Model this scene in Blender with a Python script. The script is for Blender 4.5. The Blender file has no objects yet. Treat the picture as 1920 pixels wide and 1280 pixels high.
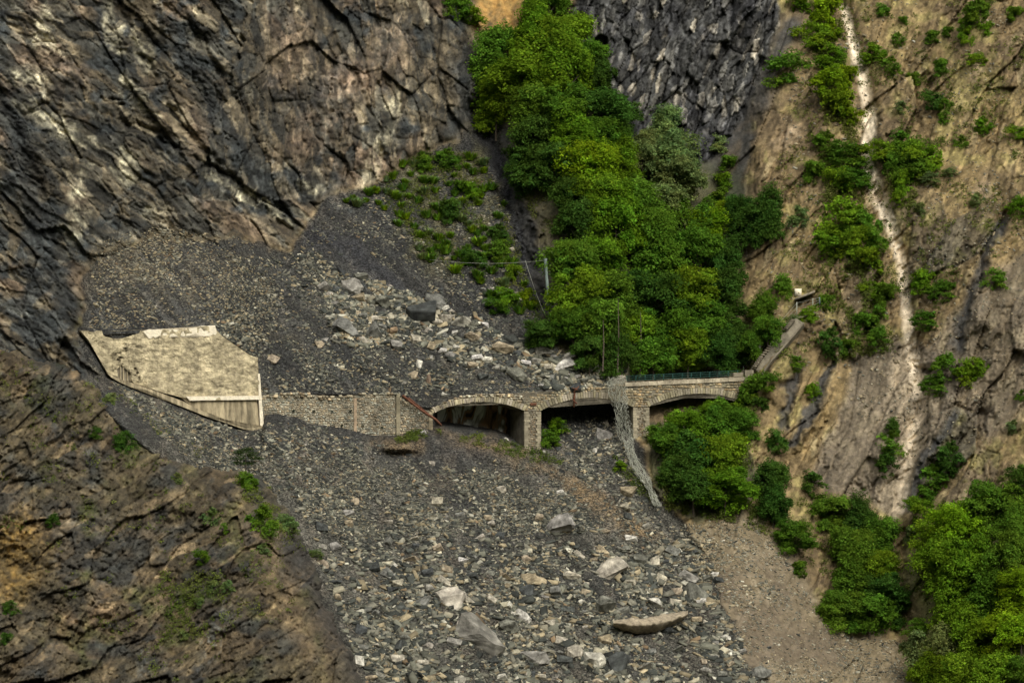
import bpy, bmesh, math, random
import numpy as np
from mathutils import Vector, Matrix, noise as mnoise
R = math.radians
random.seed(7)
rng = np.random.default_rng(11)
SC = bpy.context.scene
COL = SC.collection

# ------------------------------------------------------------------ camera, sky, sun, exposure
CAMD = 300.0      # metres from the viaduct to the camera on the opposite slope
S = 20.0          # photograph pixels per metre at the viaduct
cd = bpy.data.cameras.new('camera'); cam = bpy.data.objects.new('camera', cd); COL.objects.link(cam)
cam.location = (0, -CAMD, 0); cam.rotation_euler = (R(90), 0, 0)
cd.sensor_width = 36.0; cd.lens = 36.0 * CAMD / (1920 / S); cd.clip_start = 1.0; cd.clip_end = 3000.0
SC.camera = cam
SUN_EL, SUN_AZ = R(43), R(158)     # azimuth clockwise from north (+Y): behind the camera, a little to the right
w = bpy.data.worlds.new('World'); SC.world = w; w.use_nodes = True
nt = w.node_tree; nt.nodes.clear()
sky = nt.nodes.new('ShaderNodeTexSky'); sky.sky_type = 'NISHITA'; sky.sun_disc = False
sky.sun_elevation = SUN_EL; sky.sun_rotation = SUN_AZ; sky.dust_density = 5.0; sky.air_density = 1.0
hs = nt.nodes.new('ShaderNodeHueSaturation'); hs.inputs['Saturation'].default_value = 0.07   # overcast: grey cloud
bg = nt.nodes.new('ShaderNodeBackground'); bg.inputs['Strength'].default_value = 0.125
wo = nt.nodes.new('ShaderNodeOutputWorld')
nt.links.new(sky.outputs[0], hs.inputs['Color']); nt.links.new(hs.outputs[0], bg.inputs[0]); nt.links.new(bg.outputs[0], wo.inputs[0])
sl = bpy.data.lights.new('sun', 'SUN'); sl.energy = 1.15; sl.angle = R(32); sl.color = (1.0, 0.92, 0.74)
so = bpy.data.objects.new('sun', sl); COL.objects.link(so)
sd = Vector((math.sin(SUN_AZ) * math.cos(SUN_EL), math.cos(SUN_AZ) * math.cos(SUN_EL), math.sin(SUN_EL)))
so.rotation_euler = sd.to_track_quat('Z', 'Y').to_euler(); so.location = (40, -120, 120)
SC.view_settings.view_transform = 'Standard'; SC.view_settings.look = 'None'
SC.view_settings.gamma = 1.0; SC.view_settings.use_curve_mapping = False
SC.view_settings.exposure = 0.72

# ------------------------------------------------------------------ helpers
def P(px, py, Y):
    """photograph pixel + depth in metres -> world point"""
    s = (CAMD + Y) / CAMD
    return Vector(((px - 960) / S * s, Y, (640 - py) / S * s))
def tag(o, label=None, cat=None, group=None, kind=None):
    if label: o['label'] = label
    if cat: o['category'] = cat
    if group: o['group'] = group
    if kind: o['kind'] = kind
    return o
def empty(name, loc):
    o = bpy.data.objects.new(name, None); COL.objects.link(o); o.location = loc; o.empty_display_size = 0.5
    return o
def link(name, me, parent=None, mat=None):
    o = bpy.data.objects.new(name, me); COL.objects.link(o)
    if mat is not None and not me.materials: me.materials.append(mat)
    if parent is not None:
        o.parent = parent
        o.matrix_parent_inverse = Matrix.Translation(-parent.location)
    return o
def np_mesh(name, V, F, C=None, smooth=False):
    """V (n,3), F (m,3) or (m,4) -> mesh, optional per-point colour"""
    me = bpy.data.meshes.new(name); V = np.asarray(V, np.float32); F = np.asarray(F, np.int32)
    k = F.shape[1]
    me.vertices.add(len(V)); me.vertices.foreach_set('co', V.ravel())
    me.loops.add(F.size); me.loops.foreach_set('vertex_index', F.ravel())
    me.polygons.add(len(F)); me.polygons.foreach_set('loop_start', np.arange(0, F.size, k, dtype=np.int32))
    if smooth: me.polygons.foreach_set('use_smooth', np.ones(len(F), bool))
    if C is not None:
        a = me.attributes.new('col', 'FLOAT_COLOR', 'POINT')
        C = np.asarray(C, np.float32)
        if C.shape[1] == 3: C = np.concatenate([C, np.ones((len(C), 1), np.float32)], 1)
        a.data.foreach_set('color', C.ravel())
    me.update(calc_edges=True); me.validate()
    return me
# ---- noise in numpy
def _hash(ix, iy, seed):
    h = (ix.astype(np.int64) * 374761393 + iy.astype(np.int64) * 668265263 + seed * 974711) & 0xffffffff
    h = ((h ^ (h >> 13)) * 1274126177) & 0xffffffff
    h = ((h ^ (h >> 16)) * 2246822519) & 0xffffffff
    return ((h ^ (h >> 15)) & 0xffffff) / float(0xffffff)
def vnoise(x, y, seed=0):
    ix = np.floor(x); iy = np.floor(y); fx = x - ix; fy = y - iy
    fx = fx * fx * (3 - 2 * fx); fy = fy * fy * (3 - 2 * fy)
    a = _hash(ix, iy, seed); b = _hash(ix + 1, iy, seed); c = _hash(ix, iy + 1, seed); d = _hash(ix + 1, iy + 1, seed)
    return (a + (b - a) * fx) * (1 - fy) + (c + (d - c) * fx) * fy
def fbm(x, y, seed=0, oct=4, gain=0.5):
    t = 0; amp = 1; tot = 0
    for i in range(oct):
        t = t + amp * vnoise(x * 2 ** i + 17.3 * i, y * 2 ** i - 9.1 * i, seed + i * 31); tot += amp; amp *= gain
    return t / tot * 2 - 1
def facets(x, y, ang, ln, wd, seed, tilt=1.0):
    """fractured-rock blocks: cells long along ang; returns relief, edge closeness, two cell randoms"""
    a = math.radians(ang); ca, sa = math.cos(a), math.sin(a)
    wx = x + 0.35 * ln * fbm(x / (ln * 1.7), y / (ln * 1.7), seed + 5, 3); wy = y + 0.35 * ln * fbm(x / (ln * 1.7), y / (ln * 1.7), seed + 9, 3)
    u = (wx * ca + wy * sa) / ln; v = (-wx * sa + wy * ca) / wd
    iu = np.floor(u); iv = np.floor(v)
    f1 = np.full(u.shape, 9e9); f2 = np.full(u.shape, 9e9); cu = np.zeros(u.shape); cv = np.zeros(u.shape)
    for du in (-1, 0, 1):
        for dv in (-1, 0, 1):
            gu, gv = iu + du, iv + dv
            d = (gu + _hash(gu, gv, seed) - u) ** 2 + (gv + _hash(gu, gv, seed + 1) - v) ** 2
            m = d < f1
            f2 = np.where(m, f1, np.minimum(f2, d)); cu = np.where(m, gu, cu); cv = np.where(m, gv, cv); f1 = np.where(m, d, f1)
    r1 = _hash(cu, cv, seed + 2); r2 = _hash(cu, cv, seed + 3); tx = _hash(cu, cv, seed + 6) - .5; ty = _hash(cu, cv, seed + 7) - .5
    ou = u - cu - _hash(cu, cv, seed); ov = v - cv - _hash(cu, cv, seed + 1)
    h = (r1 - .5) + tilt * 1.3 * (tx * ou + ty * ov)
    e = np.sqrt(f2) - np.sqrt(f1)
    return h, e, r1, r2
def inpoly(x, y, poly):
    r = np.zeros(x.shape, bool); n = len(poly)
    for i in range(n):
        x0, y0 = poly[i]; x1, y1 = poly[(i + 1) % n]
        if y0 == y1: continue
        c = ((y0 > y) != (y1 > y)) & (x < (x1 - x0) * (y - y0) / (y1 - y0) + x0)
        r ^= c
    return r
def blur(a, sx, sy):
    def one(a, s, ax):
        if s <= 0: return a
        n = int(3 * s) + 1; k = np.exp(-0.5 * (np.arange(-n, n + 1) / s) ** 2); k /= k.sum()
        p = np.pad(a, [(n, n) if i == ax else (0, 0) for i in range(2)], mode='edge'); out = np.zeros_like(a, dtype=float)
        L = a.shape[ax]
        for i, kk in enumerate(k):
            out += kk * (p[i:i + L, :] if ax == 0 else p[:, i:i + L])
        return out
    return one(one(a.astype(float), sy, 0), sx, 1)
def segdist(x, y, pts):
    """distance to a polyline and the arc parameter (0..n-1) of the nearest point"""
    best = np.full(x.shape, 1e9); par = np.zeros(x.shape)
    for i in range(len(pts) - 1):
        (x0, y0), (x1, y1) = pts[i][:2], pts[i + 1][:2]
        dx, dy = x1 - x0, y1 - y0; t = np.clip(((x - x0) * dx + (y - y0) * dy) / (dx * dx + dy * dy), 0, 1)
        d = np.hypot(x - x0 - t * dx, y - y0 - t * dy); m = d < best
        best = np.where(m, d, best); par = np.where(m, i + t, par)
    return best, par
def sstep(a, b, x):
    t = np.clip((x - a) / (b - a), 0, 1); return t * t * (3 - 2 * t)

# ------------------------------------------------------------------ materials
def new_mat(name, rough=0.9):
    m = bpy.data.materials.new(name); m.use_nodes = True; n = m.node_tree.nodes
    b = n['Principled BSDF']; b.inputs['Roughness'].default_value = rough; b.inputs['Specular IOR Level'].default_value = 0.25
    return m, m.node_tree, b
def stone_mat(name, source, c0=0.6, c1=1.35, sc=1.3, bump=0.5, bscale=5.0, bdist=0.08, color=(.2, .2, .2), rough=0.9, streak=None):
    """source: 'attr' (per-point colour of the mesh), 'obj' (object colour) or 'rgb'; broken up by procedural grain"""
    m, t, b = new_mat(name, rough); N = t.nodes.new; Lk = t.links.new
    tc = N('ShaderNodeTexCoord')
    if source == 'attr': s = N('ShaderNodeAttribute'); s.attribute_name = 'col'; src = s.outputs['Color']
    elif source == 'obj': s = N('ShaderNodeObjectInfo'); src = s.outputs['Color']
    else: s = N('ShaderNodeRGB'); s.outputs[0].default_value = (*color, 1); src = s.outputs[0]
    mp = N('ShaderNodeMapping'); Lk(tc.outputs['Object'], mp.inputs[0])
    n1 = N('ShaderNodeTexNoise'); n1.inputs['Scale'].default_value = sc; n1.inputs['Detail'].default_value = 8; n1.inputs['Roughness'].default_value = .68
    if streak: mp.inputs['Scale'].default_value = streak
    Lk(mp.outputs[0], n1.inputs['Vector'])
    r = N('ShaderNodeMapRange'); r.inputs['From Min'].default_value = .32; r.inputs['From Max'].default_value = .68
    r.inputs['To Min'].default_value = c0; r.inputs['To Max'].default_value = c1; Lk(n1.outputs[0], r.inputs[0])
    mx = N('ShaderNodeMix'); mx.data_type = 'RGBA'; mx.blend_type = 'MULTIPLY'; mx.inputs[0].default_value = 1
    Lk(src, mx.inputs[6]); Lk(r.outputs[0], mx.inputs[7]); Lk(mx.outputs[2], b.inputs['Base Color'])
    n2 = N('ShaderNodeTexNoise'); n2.inputs['Scale'].default_value = bscale; n2.inputs['Detail'].default_value = 6; n2.inputs['Roughness'].default_value = .65
    Lk(tc.outputs['Object'], n2.inputs['Vector'])
    bp = N('ShaderNodeBump'); bp.inputs['Strength'].default_value = bump; bp.inputs['Distance'].default_value = bdist
    Lk(n2.outputs[0], bp.inputs['Height']); Lk(bp.outputs[0], b.inputs['Normal'])
    return m
M = {}
M['cliff'] = stone_mat('cliff_rock', 'attr', .45, 1.55, 1.1, .9, 3.5, .16)
M['hill'] = stone_mat('hillside_earth', 'attr', .6, 1.4, 1.6, .8, 5.0, .10)
M['scree'] = stone_mat('scree_gravel', 'attr', .45, 1.6, 5.0, 1.0, 9.0, .12)
def speckle(m, scale, lo, hi):
    t = m.node_tree; b = t.nodes['Principled BSDF']; lk = b.inputs['Base Color'].links[0].from_socket; tc = [n for n in t.nodes if n.type == 'TEX_COORD'][0]
    v = t.nodes.new('ShaderNodeTexVoronoi'); v.inputs['Scale'].default_value = scale; t.links.new(tc.outputs['Object'], v.inputs['Vector'])
    sp = t.nodes.new('ShaderNodeSeparateColor'); t.links.new(v.outputs['Color'], sp.inputs[0])
    r = t.nodes.new('ShaderNodeMapRange'); r.inputs['To Min'].default_value = lo; r.inputs['To Max'].default_value = hi; r.interpolation_type = 'SMOOTHERSTEP'; t.links.new(sp.outputs[0], r.inputs[0])
    x = t.nodes.new('ShaderNodeMix'); x.data_type = 'RGBA'; x.blend_type = 'MULTIPLY'; x.inputs[0].default_value = 1; t.links.new(lk, x.inputs[6]); t.links.new(r.outputs[0], x.inputs[7]); t.links.new(x.outputs[2], b.inputs['Base Color'])
    bp = b.inputs['Normal'].links[0].from_node; b2 = t.nodes.new('ShaderNodeBump'); b2.inputs['Strength'].default_value = .9; b2.inputs['Distance'].default_value = .12
    t.links.new(v.outputs['Distance'], b2.inputs['Height']); b2.invert = True; t.links.new(bp.outputs[0], b2.inputs['Normal']); t.links.new(b2.outputs[0], b.inputs['Normal'])
speckle(M['scree'], 7.5, .35, 1.5)
def stain(m, sc, lo, hi):
    t = m.node_tree; b = t.nodes['Principled BSDF']; lk = b.inputs['Base Color'].links[0].from_socket; tc = [n for n in t.nodes if n.type == 'TEX_COORD'][0]
    mp = t.nodes.new('ShaderNodeMapping'); mp.inputs['Scale'].default_value = sc; t.links.new(tc.outputs['Object'], mp.inputs[0])
    n = t.nodes.new('ShaderNodeTexNoise'); n.inputs['Scale'].default_value = 1.0; n.inputs['Detail'].default_value = 5; n.inputs['Roughness'].default_value = .6; t.links.new(mp.outputs[0], n.inputs['Vector'])
    r = t.nodes.new('ShaderNodeMapRange'); r.inputs['From Min'].default_value = .40; r.inputs['From Max'].default_value = .60; r.inputs['To Min'].default_value = lo; r.inputs['To Max'].default_value = hi; t.links.new(n.outputs[0], r.inputs[0])
    x = t.nodes.new('ShaderNodeMix'); x.data_type = 'RGBA'; x.blend_type = 'MULTIPLY'; x.inputs[0].default_value = 1; t.links.new(lk, x.inputs[6]); t.links.new(r.outputs[0], x.inputs[7]); t.links.new(x.outputs[2], b.inputs['Base Color'])
M['stones'] = stone_mat('scree_stone', 'attr', .75, 1.25, 4.0, .4, 8.0, .05)
M['boulder'] = stone_mat('boulder_rock', 'obj', .42, 1.4, 2.2, .9, 4.0, .14)
M['masonry'] = stone_mat('masonry_stone', 'attr', .7, 1.25, 3.0, .6, 9.0, .05)
M['mortar'] = stone_mat('mortar', 'rgb', .6, 1.3, 2.0, .6, 9.0, .05, color=(.205, .18, .13))
M['concrete'] = stone_mat('pale_concrete', 'rgb', .42, 1.25, 1.9, 1.0, 3.0, .35, color=(.56, .475, .30), streak=(.8, .8, 1.0))
M['old_concrete'] = stone_mat('old_concrete', 'rgb', .5, 1.2, 2.0, .6, 6.0, .06, color=(.22, .19, .135))
M['concrete_low'] = stone_mat('stained_concrete', 'rgb', .42, 1.2, 1.6, .6, 6.0, .06, color=(.39, .325, .205), streak=(1.6, 1.6, .35))
M['concrete_edge'] = stone_mat('fresh_broken_concrete', 'rgb', .8, 1.15, 2.5, .9, 5.0, .12, color=(.74, .66, .50))
M['plaster'] = stone_mat('stained_lining', 'rgb', .15, 1.9, .45, .5, 4.0, .05, color=(.30, .25, .185), streak=(1., 1., .6))
stain(M['concrete'], (1.3, 1.3, .16), .82, 1.14); stain(M['concrete'], (.9, .9, 2.6), .80, 1.15); stain(M['concrete_low'], (2.2, 2.2, .2), .55, 1.2); stain(M['mortar'], (.5, .5, .4), .65, 1.15); stain(M['masonry'], (.55, .55, .3), .62, 1.15); stain(M['boulder'], (1.2, 1.2, 3.5), .6, 1.15)
M['rust'] = stone_mat('rusty_steel', 'rgb', .6, 1.4, 3.0, .3, 9.0, .02, color=(.11, .045, .025))
M['steel'] = stone_mat('grey_green_steel', 'rgb', .85, 1.1, 3.0, .1, 9.0, .01, color=(.17, .21, .19), rough=.55)
M['rail'] = stone_mat('green_painted_steel', 'rgb', .85, 1.1, 3.0, .1, 9.0, .01, color=(.02, .075, .06), rough=.5)
M['wire'] = stone_mat('galvanised_wire', 'rgb', .7, 1.2, 1.0, .1, 9.0, .01, color=(.36, .365, .295), rough=.6)
M['bark'] = stone_mat('bark', 'rgb', .6, 1.3, 6.0, .5, 12.0, .03, color=(.075, .06, .042))
m, t_, b_ = new_mat('stained_lining_wall'); tc_ = t_.nodes.new('ShaderNodeTexCoord'); mp_ = t_.nodes.new('ShaderNodeMapping'); mp_.inputs['Scale'].default_value = (1, 1, .45); mp_.inputs['Location'].default_value = (1.7, 0, .6)
nz = t_.nodes.new('ShaderNodeTexNoise'); nz.inputs['Scale'].default_value = .75; nz.inputs['Detail'].default_value = 5; nz.inputs['Distortion'].default_value = 1.2
cr = t_.nodes.new('ShaderNodeValToRGB'); e_ = cr.color_ramp.elements
e_[0].position = .38; e_[0].color = (.03, .024, .02, 1); e_[1].position = .47; e_[1].color = (.28, .16, .08, 1)
for p_, c_ in ((.53, (.17, .145, .11)), (.60, (.70, .68, .60)), (.72, (.36, .33, .28))):
    q_ = e_.new(p_); q_.color = (*c_, 1)
t_.links.new(tc_.outputs['Object'], mp_.inputs[0]); t_.links.new(mp_.outputs[0], nz.inputs[0]); t_.links.new(nz.outputs[0], cr.inputs[0]); t_.links.new(cr.outputs[0], b_.inputs['Base Color']); M['plaster'] = m
def leaf_mat(name, trans):
    m = bpy.data.materials.new(name); m.use_nodes = True; t = m.node_tree; t.nodes.clear(); N = t.nodes.new; Lk = t.links.new
    oi = N('ShaderNodeObjectInfo'); at = N('ShaderNodeAttribute'); at.attribute_name = 'col'
    mx = N('ShaderNodeMix'); mx.data_type = 'RGBA'; mx.blend_type = 'MULTIPLY'; mx.inputs[0].default_value = 1
    Lk(oi.outputs['Color'], mx.inputs[6]); Lk(at.outputs['Color'], mx.inputs[7])
    d = N('ShaderNodeBsdfDiffuse'); tr = N('ShaderNodeBsdfTranslucent'); ms = N('ShaderNodeMixShader'); ms.inputs[0].default_value = trans
    Lk(mx.outputs[2], d.inputs[0]); Lk(mx.outputs[2], tr.inputs[0]); Lk(d.outputs[0], ms.inputs[1]); Lk(tr.outputs[0], ms.inputs[2])
    o = N('ShaderNodeOutputMaterial'); Lk(ms.outputs[0], o.inputs[0])
    return m
M['leaf'] = leaf_mat('leaf', .48); M['grass'] = leaf_mat('grass_blade', .3)

# ------------------------------------------------------------------ the mountainside (heights and colours on one grid)
STEP = 2.1
gx = np.concatenate([np.linspace(-700, -40, 34), np.arange(-30, 1950, STEP), np.linspace(1960, 2620, 34)])
gy = np.concatenate([np.linspace(-520, -35, 28), np.arange(-30, 1310, STEP), np.linspace(1320, 1760, 24)])
GX, GY = np.meshgrid(gx, gy)
TA = math.tan(R(18)); BD = Vector((math.cos(R(18)), math.sin(R(18)), 0)); BN = Vector((-math.sin(R(18)), math.cos(R(18)), 0))
def Bdepth(px):
    u = (px - 960) / S; return TA * u * CAMD / (CAMD - TA * u)
def Cdepth(px):
    px = np.asarray(px, float)
    r = np.interp(px, [-700, 0, 150, 1420, 1500, 1600, 1750, 1920, 2600], [-26, -14.5, float(Bdepth(150)), float(Bdepth(1420)), 8.2, 7.6, 4.5, 0, -12])
    return np.where((px > 150) & (px < 1420), Bdepth(px), r)
YB = [(-700, 640), (0, 640), (140, 626), (160, 626), (190, 628), (400, 620), (480, 673), (487, 742), (560, 739), (745, 740), (790, 764), (815, 765), (850, 748), (880, 740), (940, 738), (985, 744), (1030, 736),
      (1080, 729), (1150, 724), (1180, 720), (1300, 714), (1405, 712), (1450, 705), (1600, 690), (1920, 660), (2620, 640)]
YG = [(-700, 640), (0, 640), (150, 630), (182, 665), (200, 703), (240, 722), (300, 742), (380, 777), (450, 802), (490, 799), (498, 777), (520, 775), (560, 783), (580, 793), (640, 801), (700, 816), (745, 815),
      (790, 803), (815, 806), (830, 803), (930, 818), (985, 840), (1015, 842), (1060, 838), (1150, 830), (1215, 815), (1300, 800), (1380, 770), (1420, 714), (1450, 705), (1600, 690), (1920, 660), (2620, 640)]
fyb = lambda x: np.interp(x, *zip(*YB)); fyg = lambda x: np.interp(x, *zip(*YG))
WX = GX + 24 * fbm(GX / 48, GY / 48, 3, 5, .6); WY = GY + 24 * fbm(GX / 48, GY / 48, 8, 5, .6)
pm = lambda poly, b=1.2: blur(inpoly(WX, WY, poly), b, b)
SCREE_U = [(140, 640), (165, 500), (200, 470), (290, 448), (440, 452), (545, 470), (585, 400), (610, 375), (690, 345), (730, 325), (790, 290), (850, 275), (905, 195), (935, 230), (955, 330), (985, 420), (1000, 560), (1040, 650), (1180, 700), (1180, 830), (140, 830)]
CLIFF = [(-700, -520), (880, -520), (890, 60), (905, 195), (850, 275), (790, 290), (730, 325), (690, 345), (610, 375), (585, 400), (545, 470), (440, 452), (290, 448), (200, 470), (165, 500), (140, 640), (200, 720), (-700, 700)]
DARKF = [(1060, -520), (1470, -520), (1455, 40), (1430, 120), (1405, 200), (1330, 300), (1250, 320), (1180, 270), (1150, 190), (1130, 130), (1075, 50)]
m_cliff = pm(CLIFF, 4); m_su = pm(SCREE_U) * (1 - m_cliff); m_dark = pm(DARKF)
FAN = [(130, 650), (200, 705), (500, 775), (700, 815), (820, 800), (1015, 835), (1180, 800), (1240, 940), (1300, 1000), (1350, 1110), (1400, 1230), (1440, 1290), (1440, 1760), (200, 1760), (200, 800)]
m_fan = pm(FAN)
m_right = np.clip(1 - m_cliff - m_su - m_dark - m_fan, 0, 1)
BROWNFAN = [(1240, 990), (1300, 985), (1400, 955), (1440, 985), (1500, 1060), (1570, 1180), (1690, 1190), (1720, 1300), (1730, 1760), (1380, 1760), (1380, 1230), (1330, 1100)]
m_bf = pm(BROWNFAN, 3)
GULLY = [(905, 195), (880, 60), (1070, 20), (1160, 190), (1200, 290), (1330, 300), (1400, 330), (1400, 500), (1390, 620), (1400, 712), (1180, 720), (1040, 650), (1000, 560), (970, 400)]
m_gul = pm(GULLY, 6)
UNDER = [(1195, 800), (1390, 740), (1420, 900), (1400, 960), (1300, 980), (1240, 940)]
m_under = pm(UNDER)
SLAB = [(1640, 640), (1600, 680), (1570, 760), (1540, 850), (1520, 910), (1600, 930), (1680, 970), (1720, 900), (1760, 820), (1810, 740), (1790, 660), (1720, 640)]
m_slab = np.maximum(pm(SLAB, 2), .85 * pm([(1740, 650), (1830, 550), (1925, 460), (2100, 420), (2100, 780), (1930, 770), (1860, 830), (1800, 760)], 3))
# slope (horizontal run per metre of rise)
cot = 1.30 * m_su + 0.30 * m_cliff + 0.36 * m_dark + 1.30 * m_fan + 0.78 * m_right
cot = cot * (1 - m_gul) + 0.92 * m_gul; cot = cot * (1 - m_under) + 1.15 * m_under
cot = cot * (1 - m_bf) + 1.2 * m_bf; cot = cot * (1 - m_slab) + 0.5 * m_slab
cot = np.where(GX > 1900, .78, cot); cot = blur(cot, 6, 6)
dy = np.diff(gy, prepend=gy[0])[:, None]
cum = np.cumsum(cot * dy, axis=0) / S
def at_line(yl):
    out = np.zeros(len(gx))
    for j in range(len(gx)): out[j] = np.interp(yl[j], gy, cum[:, j])
    return out
yb = fyb(gx); yg = fyg(gx); Cx = Cdepth(gx)
onroad = sstep(1176, 1184, gx) * (1 - sstep(1395, 1425, gx))
Ub = Cx + 0.18 + 5.0 * onroad
U = Ub[None, :] + at_line(yb)[None, :] - cum
L = (Cx - 0.06)[None, :] + at_line(yg)[None, :] - cum
far = np.clip(np.abs(GY - yb[None, :]) / 80, 0, 1)
U = U * (1 - far) + blur(U, 14, 3) * far
far = np.clip((GY - yg[None, :]) / 60, 0, 1)
L = L * (1 - far) + blur(L, 14, 3) * far
D = np.where(GY <= yb[None, :], U, L)
mid = (GY > yb[None, :]) & (GY < yg[None, :])
wallz = (GX > 150) & (GX < 815)
D = np.where(mid & wallz, Cx[None, :] + .5, D)
arch = mid & (GX >= 815) & (GX < 1420)
Din = np.minimum(L, Cx[None, :] + 4.7)
a1m = sstep(812, 822, GX) * (1 - sstep(978, 990, GX)); Din = Din * (1 - a1m) + np.minimum(Cx[None, :] - .06 + (yg[None, :] - GY) / S * 7, Cx[None, :] + 4.7) * a1m
tt = np.clip((GY - yb[None, :]) / 8, 0, 1)
D = np.where(arch, np.where(GX < 1180, Ub[None, :] * (1 - tt) + Din * tt, Din), D)
nearb = np.maximum((GX > 140) & (GX < 1430) & (GY > yb[None, :] - 14) & (GY < yg[None, :] + 14), 0).astype(float)
quiet = 1 - blur(nearb, 4, 4)                               # keep the relief calm where masonry stands
# big forms
ridge = lambda pts, wd: np.exp(-(segdist(WX, WY, pts)[0] / wd) ** 2)
D += (fbm(GX / 260, GY / 260, 21, 3) * 2.6 * m_cliff + fbm(GX / 120, GY / 200, 22, 3) * 1.5 * m_right * (1 - m_gul)) * quiet
D -= (2.2 * ridge([(1600, 480), (1560, 520), (1500, 620), (1440, 720)], 22) + 1.6 * ridge([(1570, 660), (1530, 760), (1480, 830)], 16)) * quiet
D += 1.5 * ridge([(1560, 680), (1520, 760), (1475, 830)], 9) + 1.3 * ridge([(1500, 690), (1460, 790)], 7)
CHAN = [(1583, 15), (1600, 80), (1620, 150), (1630, 220), (1625, 275), (1634, 335), (1650, 380), (1670, 420), (1690, 490), (1698, 560), (1704, 620), (1715, 690), (1722, 760), (1705, 850), (1690, 950)]
cdist, cpar = segdist(GX + 3 * fbm(GX / 14, GY / 14, 4, 2), GY, CHAN)
D += 1.3 * np.exp(-(cdist / 16) ** 2)
D += 1.6 * ridge([(1700, 1000), (1690, 1100), (1700, 1250)], 18) + 2.0 * ridge([(890, 210), (950, 330), (985, 450), (1000, 560)], 22)
D += 1.8 * ridge([(1850, 780), (1790, 840), (1740, 930)], 15) + 1.2 * ridge([(1870, 400), (1840, 520), (1800, 640), (1760, 760)], 12)
D -= 1.5 * ridge([(1920, 330), (1860, 470), (1830, 600)], 26)
# earth bank under the wall and the dark hollow below it
D -= 1.5 * np.exp(-(((GX - 745) / 42) ** 2 + ((GY - 833) / 13) ** 4)) - 0.5 * np.exp(-(((GX - 750) / 34) ** 2 + ((GY - 853) / 5) ** 2))
D -= 0.8 * np.exp(-(((GX - 930) / 75) ** 2 + ((GY - 850 - (GX - 930) * .25) / 18) ** 4))
D -= 1.2 * np.exp(-(((GX - 1210) / 60) ** 2 + ((GY - 1168) / 11) ** 4))

# rock relief per kind of ground
def two(fa, fb, t): return [p * (1 - t) + q * t for p, q in zip(fa, fb)]
upr = (sstep(430, 520, WX + .3 * WY) * sstep(420, 330, WY)).round()          # upright columns in the upper middle, slanting beds elsewhere
h1, e1, a1, b1 = two(facets(GX, GY, 52, 150, 50, 101), facets(GX, GY, 74, 120, 56, 111), upr)
h2, e2, a2, b2 = two(facets(GX, GY, 38, 60, 16, 202), facets(GX, GY, 76, 48, 20, 212), upr)
h3, e3, a3, b3 = two(facets(GX, GY, 42, 24, 7, 303), facets(GX, GY, 78, 18, 8, 313), upr)
def streaks(X, Y, ang, ln, wd, seed, o=3):
    a = math.radians(ang); return fbm((X * math.cos(a) + Y * math.sin(a)) / ln, (-X * math.sin(a) + Y * math.cos(a)) / wd, seed, o)
st_c = np.where(upr > .5, streaks(WX, WY, 82, 40, 4, 131), streaks(WX, WY, 42, 60, 4.5, 132))
crack = lambda e, k: np.exp(-(e / k) ** 2)
rel_cliff = -(1.35 * h1 + .42 * h2 + .22 * h3) + .30 * crack(e1, .035) * (vnoise(GX / 60, GY / 60, 35) > .3) + .16 * crack(e2, .06) * (vnoise(GX / 30, GY / 30, 36) > .4) + .26 * st_c + .12 * fbm(GX / 7, GY / 5, 37, 2) + .5 * fbm(GX / 40, GY / 24, 31, 4)
rel_cliff += .8 * (ridge([(215, -20), (265, 110), (330, 215), (420, 330), (560, 450)], 7) + ridge([(330, -20), (400, 130), (455, 200), (500, 300)], 6) + ridge([(0, 190), (60, 330), (130, 500)], 12) + ridge([(180, 180), (300, 260), (430, 330)], 5) + ridge([(620, 60), (700, 240), (720, 310)], 6))
g1, ge1, ga1, gb1 = facets(GX, GY, 112, 70, 26, 404)
g2, ge2, ga2, gb2 = facets(GX, GY, 108, 26, 9, 505)
rel_dark = -(1.6 * g1 + .6 * g2) + .4 * crack(ge1, .05) + .12 * crack(ge2, .1) + .4 * streaks(WX, WY, 105, 30, 5, 137) + .3 * fbm(GX / 14, GY / 14, 33, 3)
k1, ke1, ka1, kb1 = facets(GX, GY, 118, 170, 52, 606)
k2, ke2, ka2, kb2 = facets(GX, GY, 116, 36, 11, 707)
rough_r = np.clip(.35 + 1.2 * fbm(GX / 90, GY / 120, 41, 3) + .3 * sstep(1700, 1900, GX) * sstep(300, 700, GY), 0, 1)
st_r = streaks(WX, WY, 117, 70, 6, 133, 4)
k3, ke3, ka3, kb3 = facets(GX, GY, 116, 16, 6, 717)
rel_right = -(1.5 * k1 + .4 * k2 + .16 * k3) * (.35 + .85 * rough_r) + .35 * crack(ke1, .06) * rough_r + .2 * fbm(GX / 22, GY / 30, 43, 5, .66) + .5 * st_r * (.4 + rough_r)
rel_scree = .30 * streaks(WX, WY, 48, 150, 14, 143, 3) + .22 * fbm(GX / 28, GY / 20, 51, 3) + .10 * fbm(GX / 7, GY / 5, 53, 3)
rel = rel_cliff * m_cliff + rel_dark * m_dark + rel_scree * np.clip(m_su + m_fan, 0, 1) + rel_right * m_right * (1 - .6 * m_gul) * (1 - .6 * m_bf) + m_slab * (-.5 * k1 + .12 * streaks(WX, WY, 112, 110, 7, 147, 4))
rel += -(1.0 * g2 + .7 * h2) * np.exp(-(((GX - 1000) / 40) ** 2 + ((GY - 450) / 60) ** 2)) - .35 * g2 * ridge([(890, 200), (935, 300), (970, 400)], 40)
D += rel * quiet * np.where((GX > 140) & (GX < 1400) & mid, .2, 1)

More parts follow.
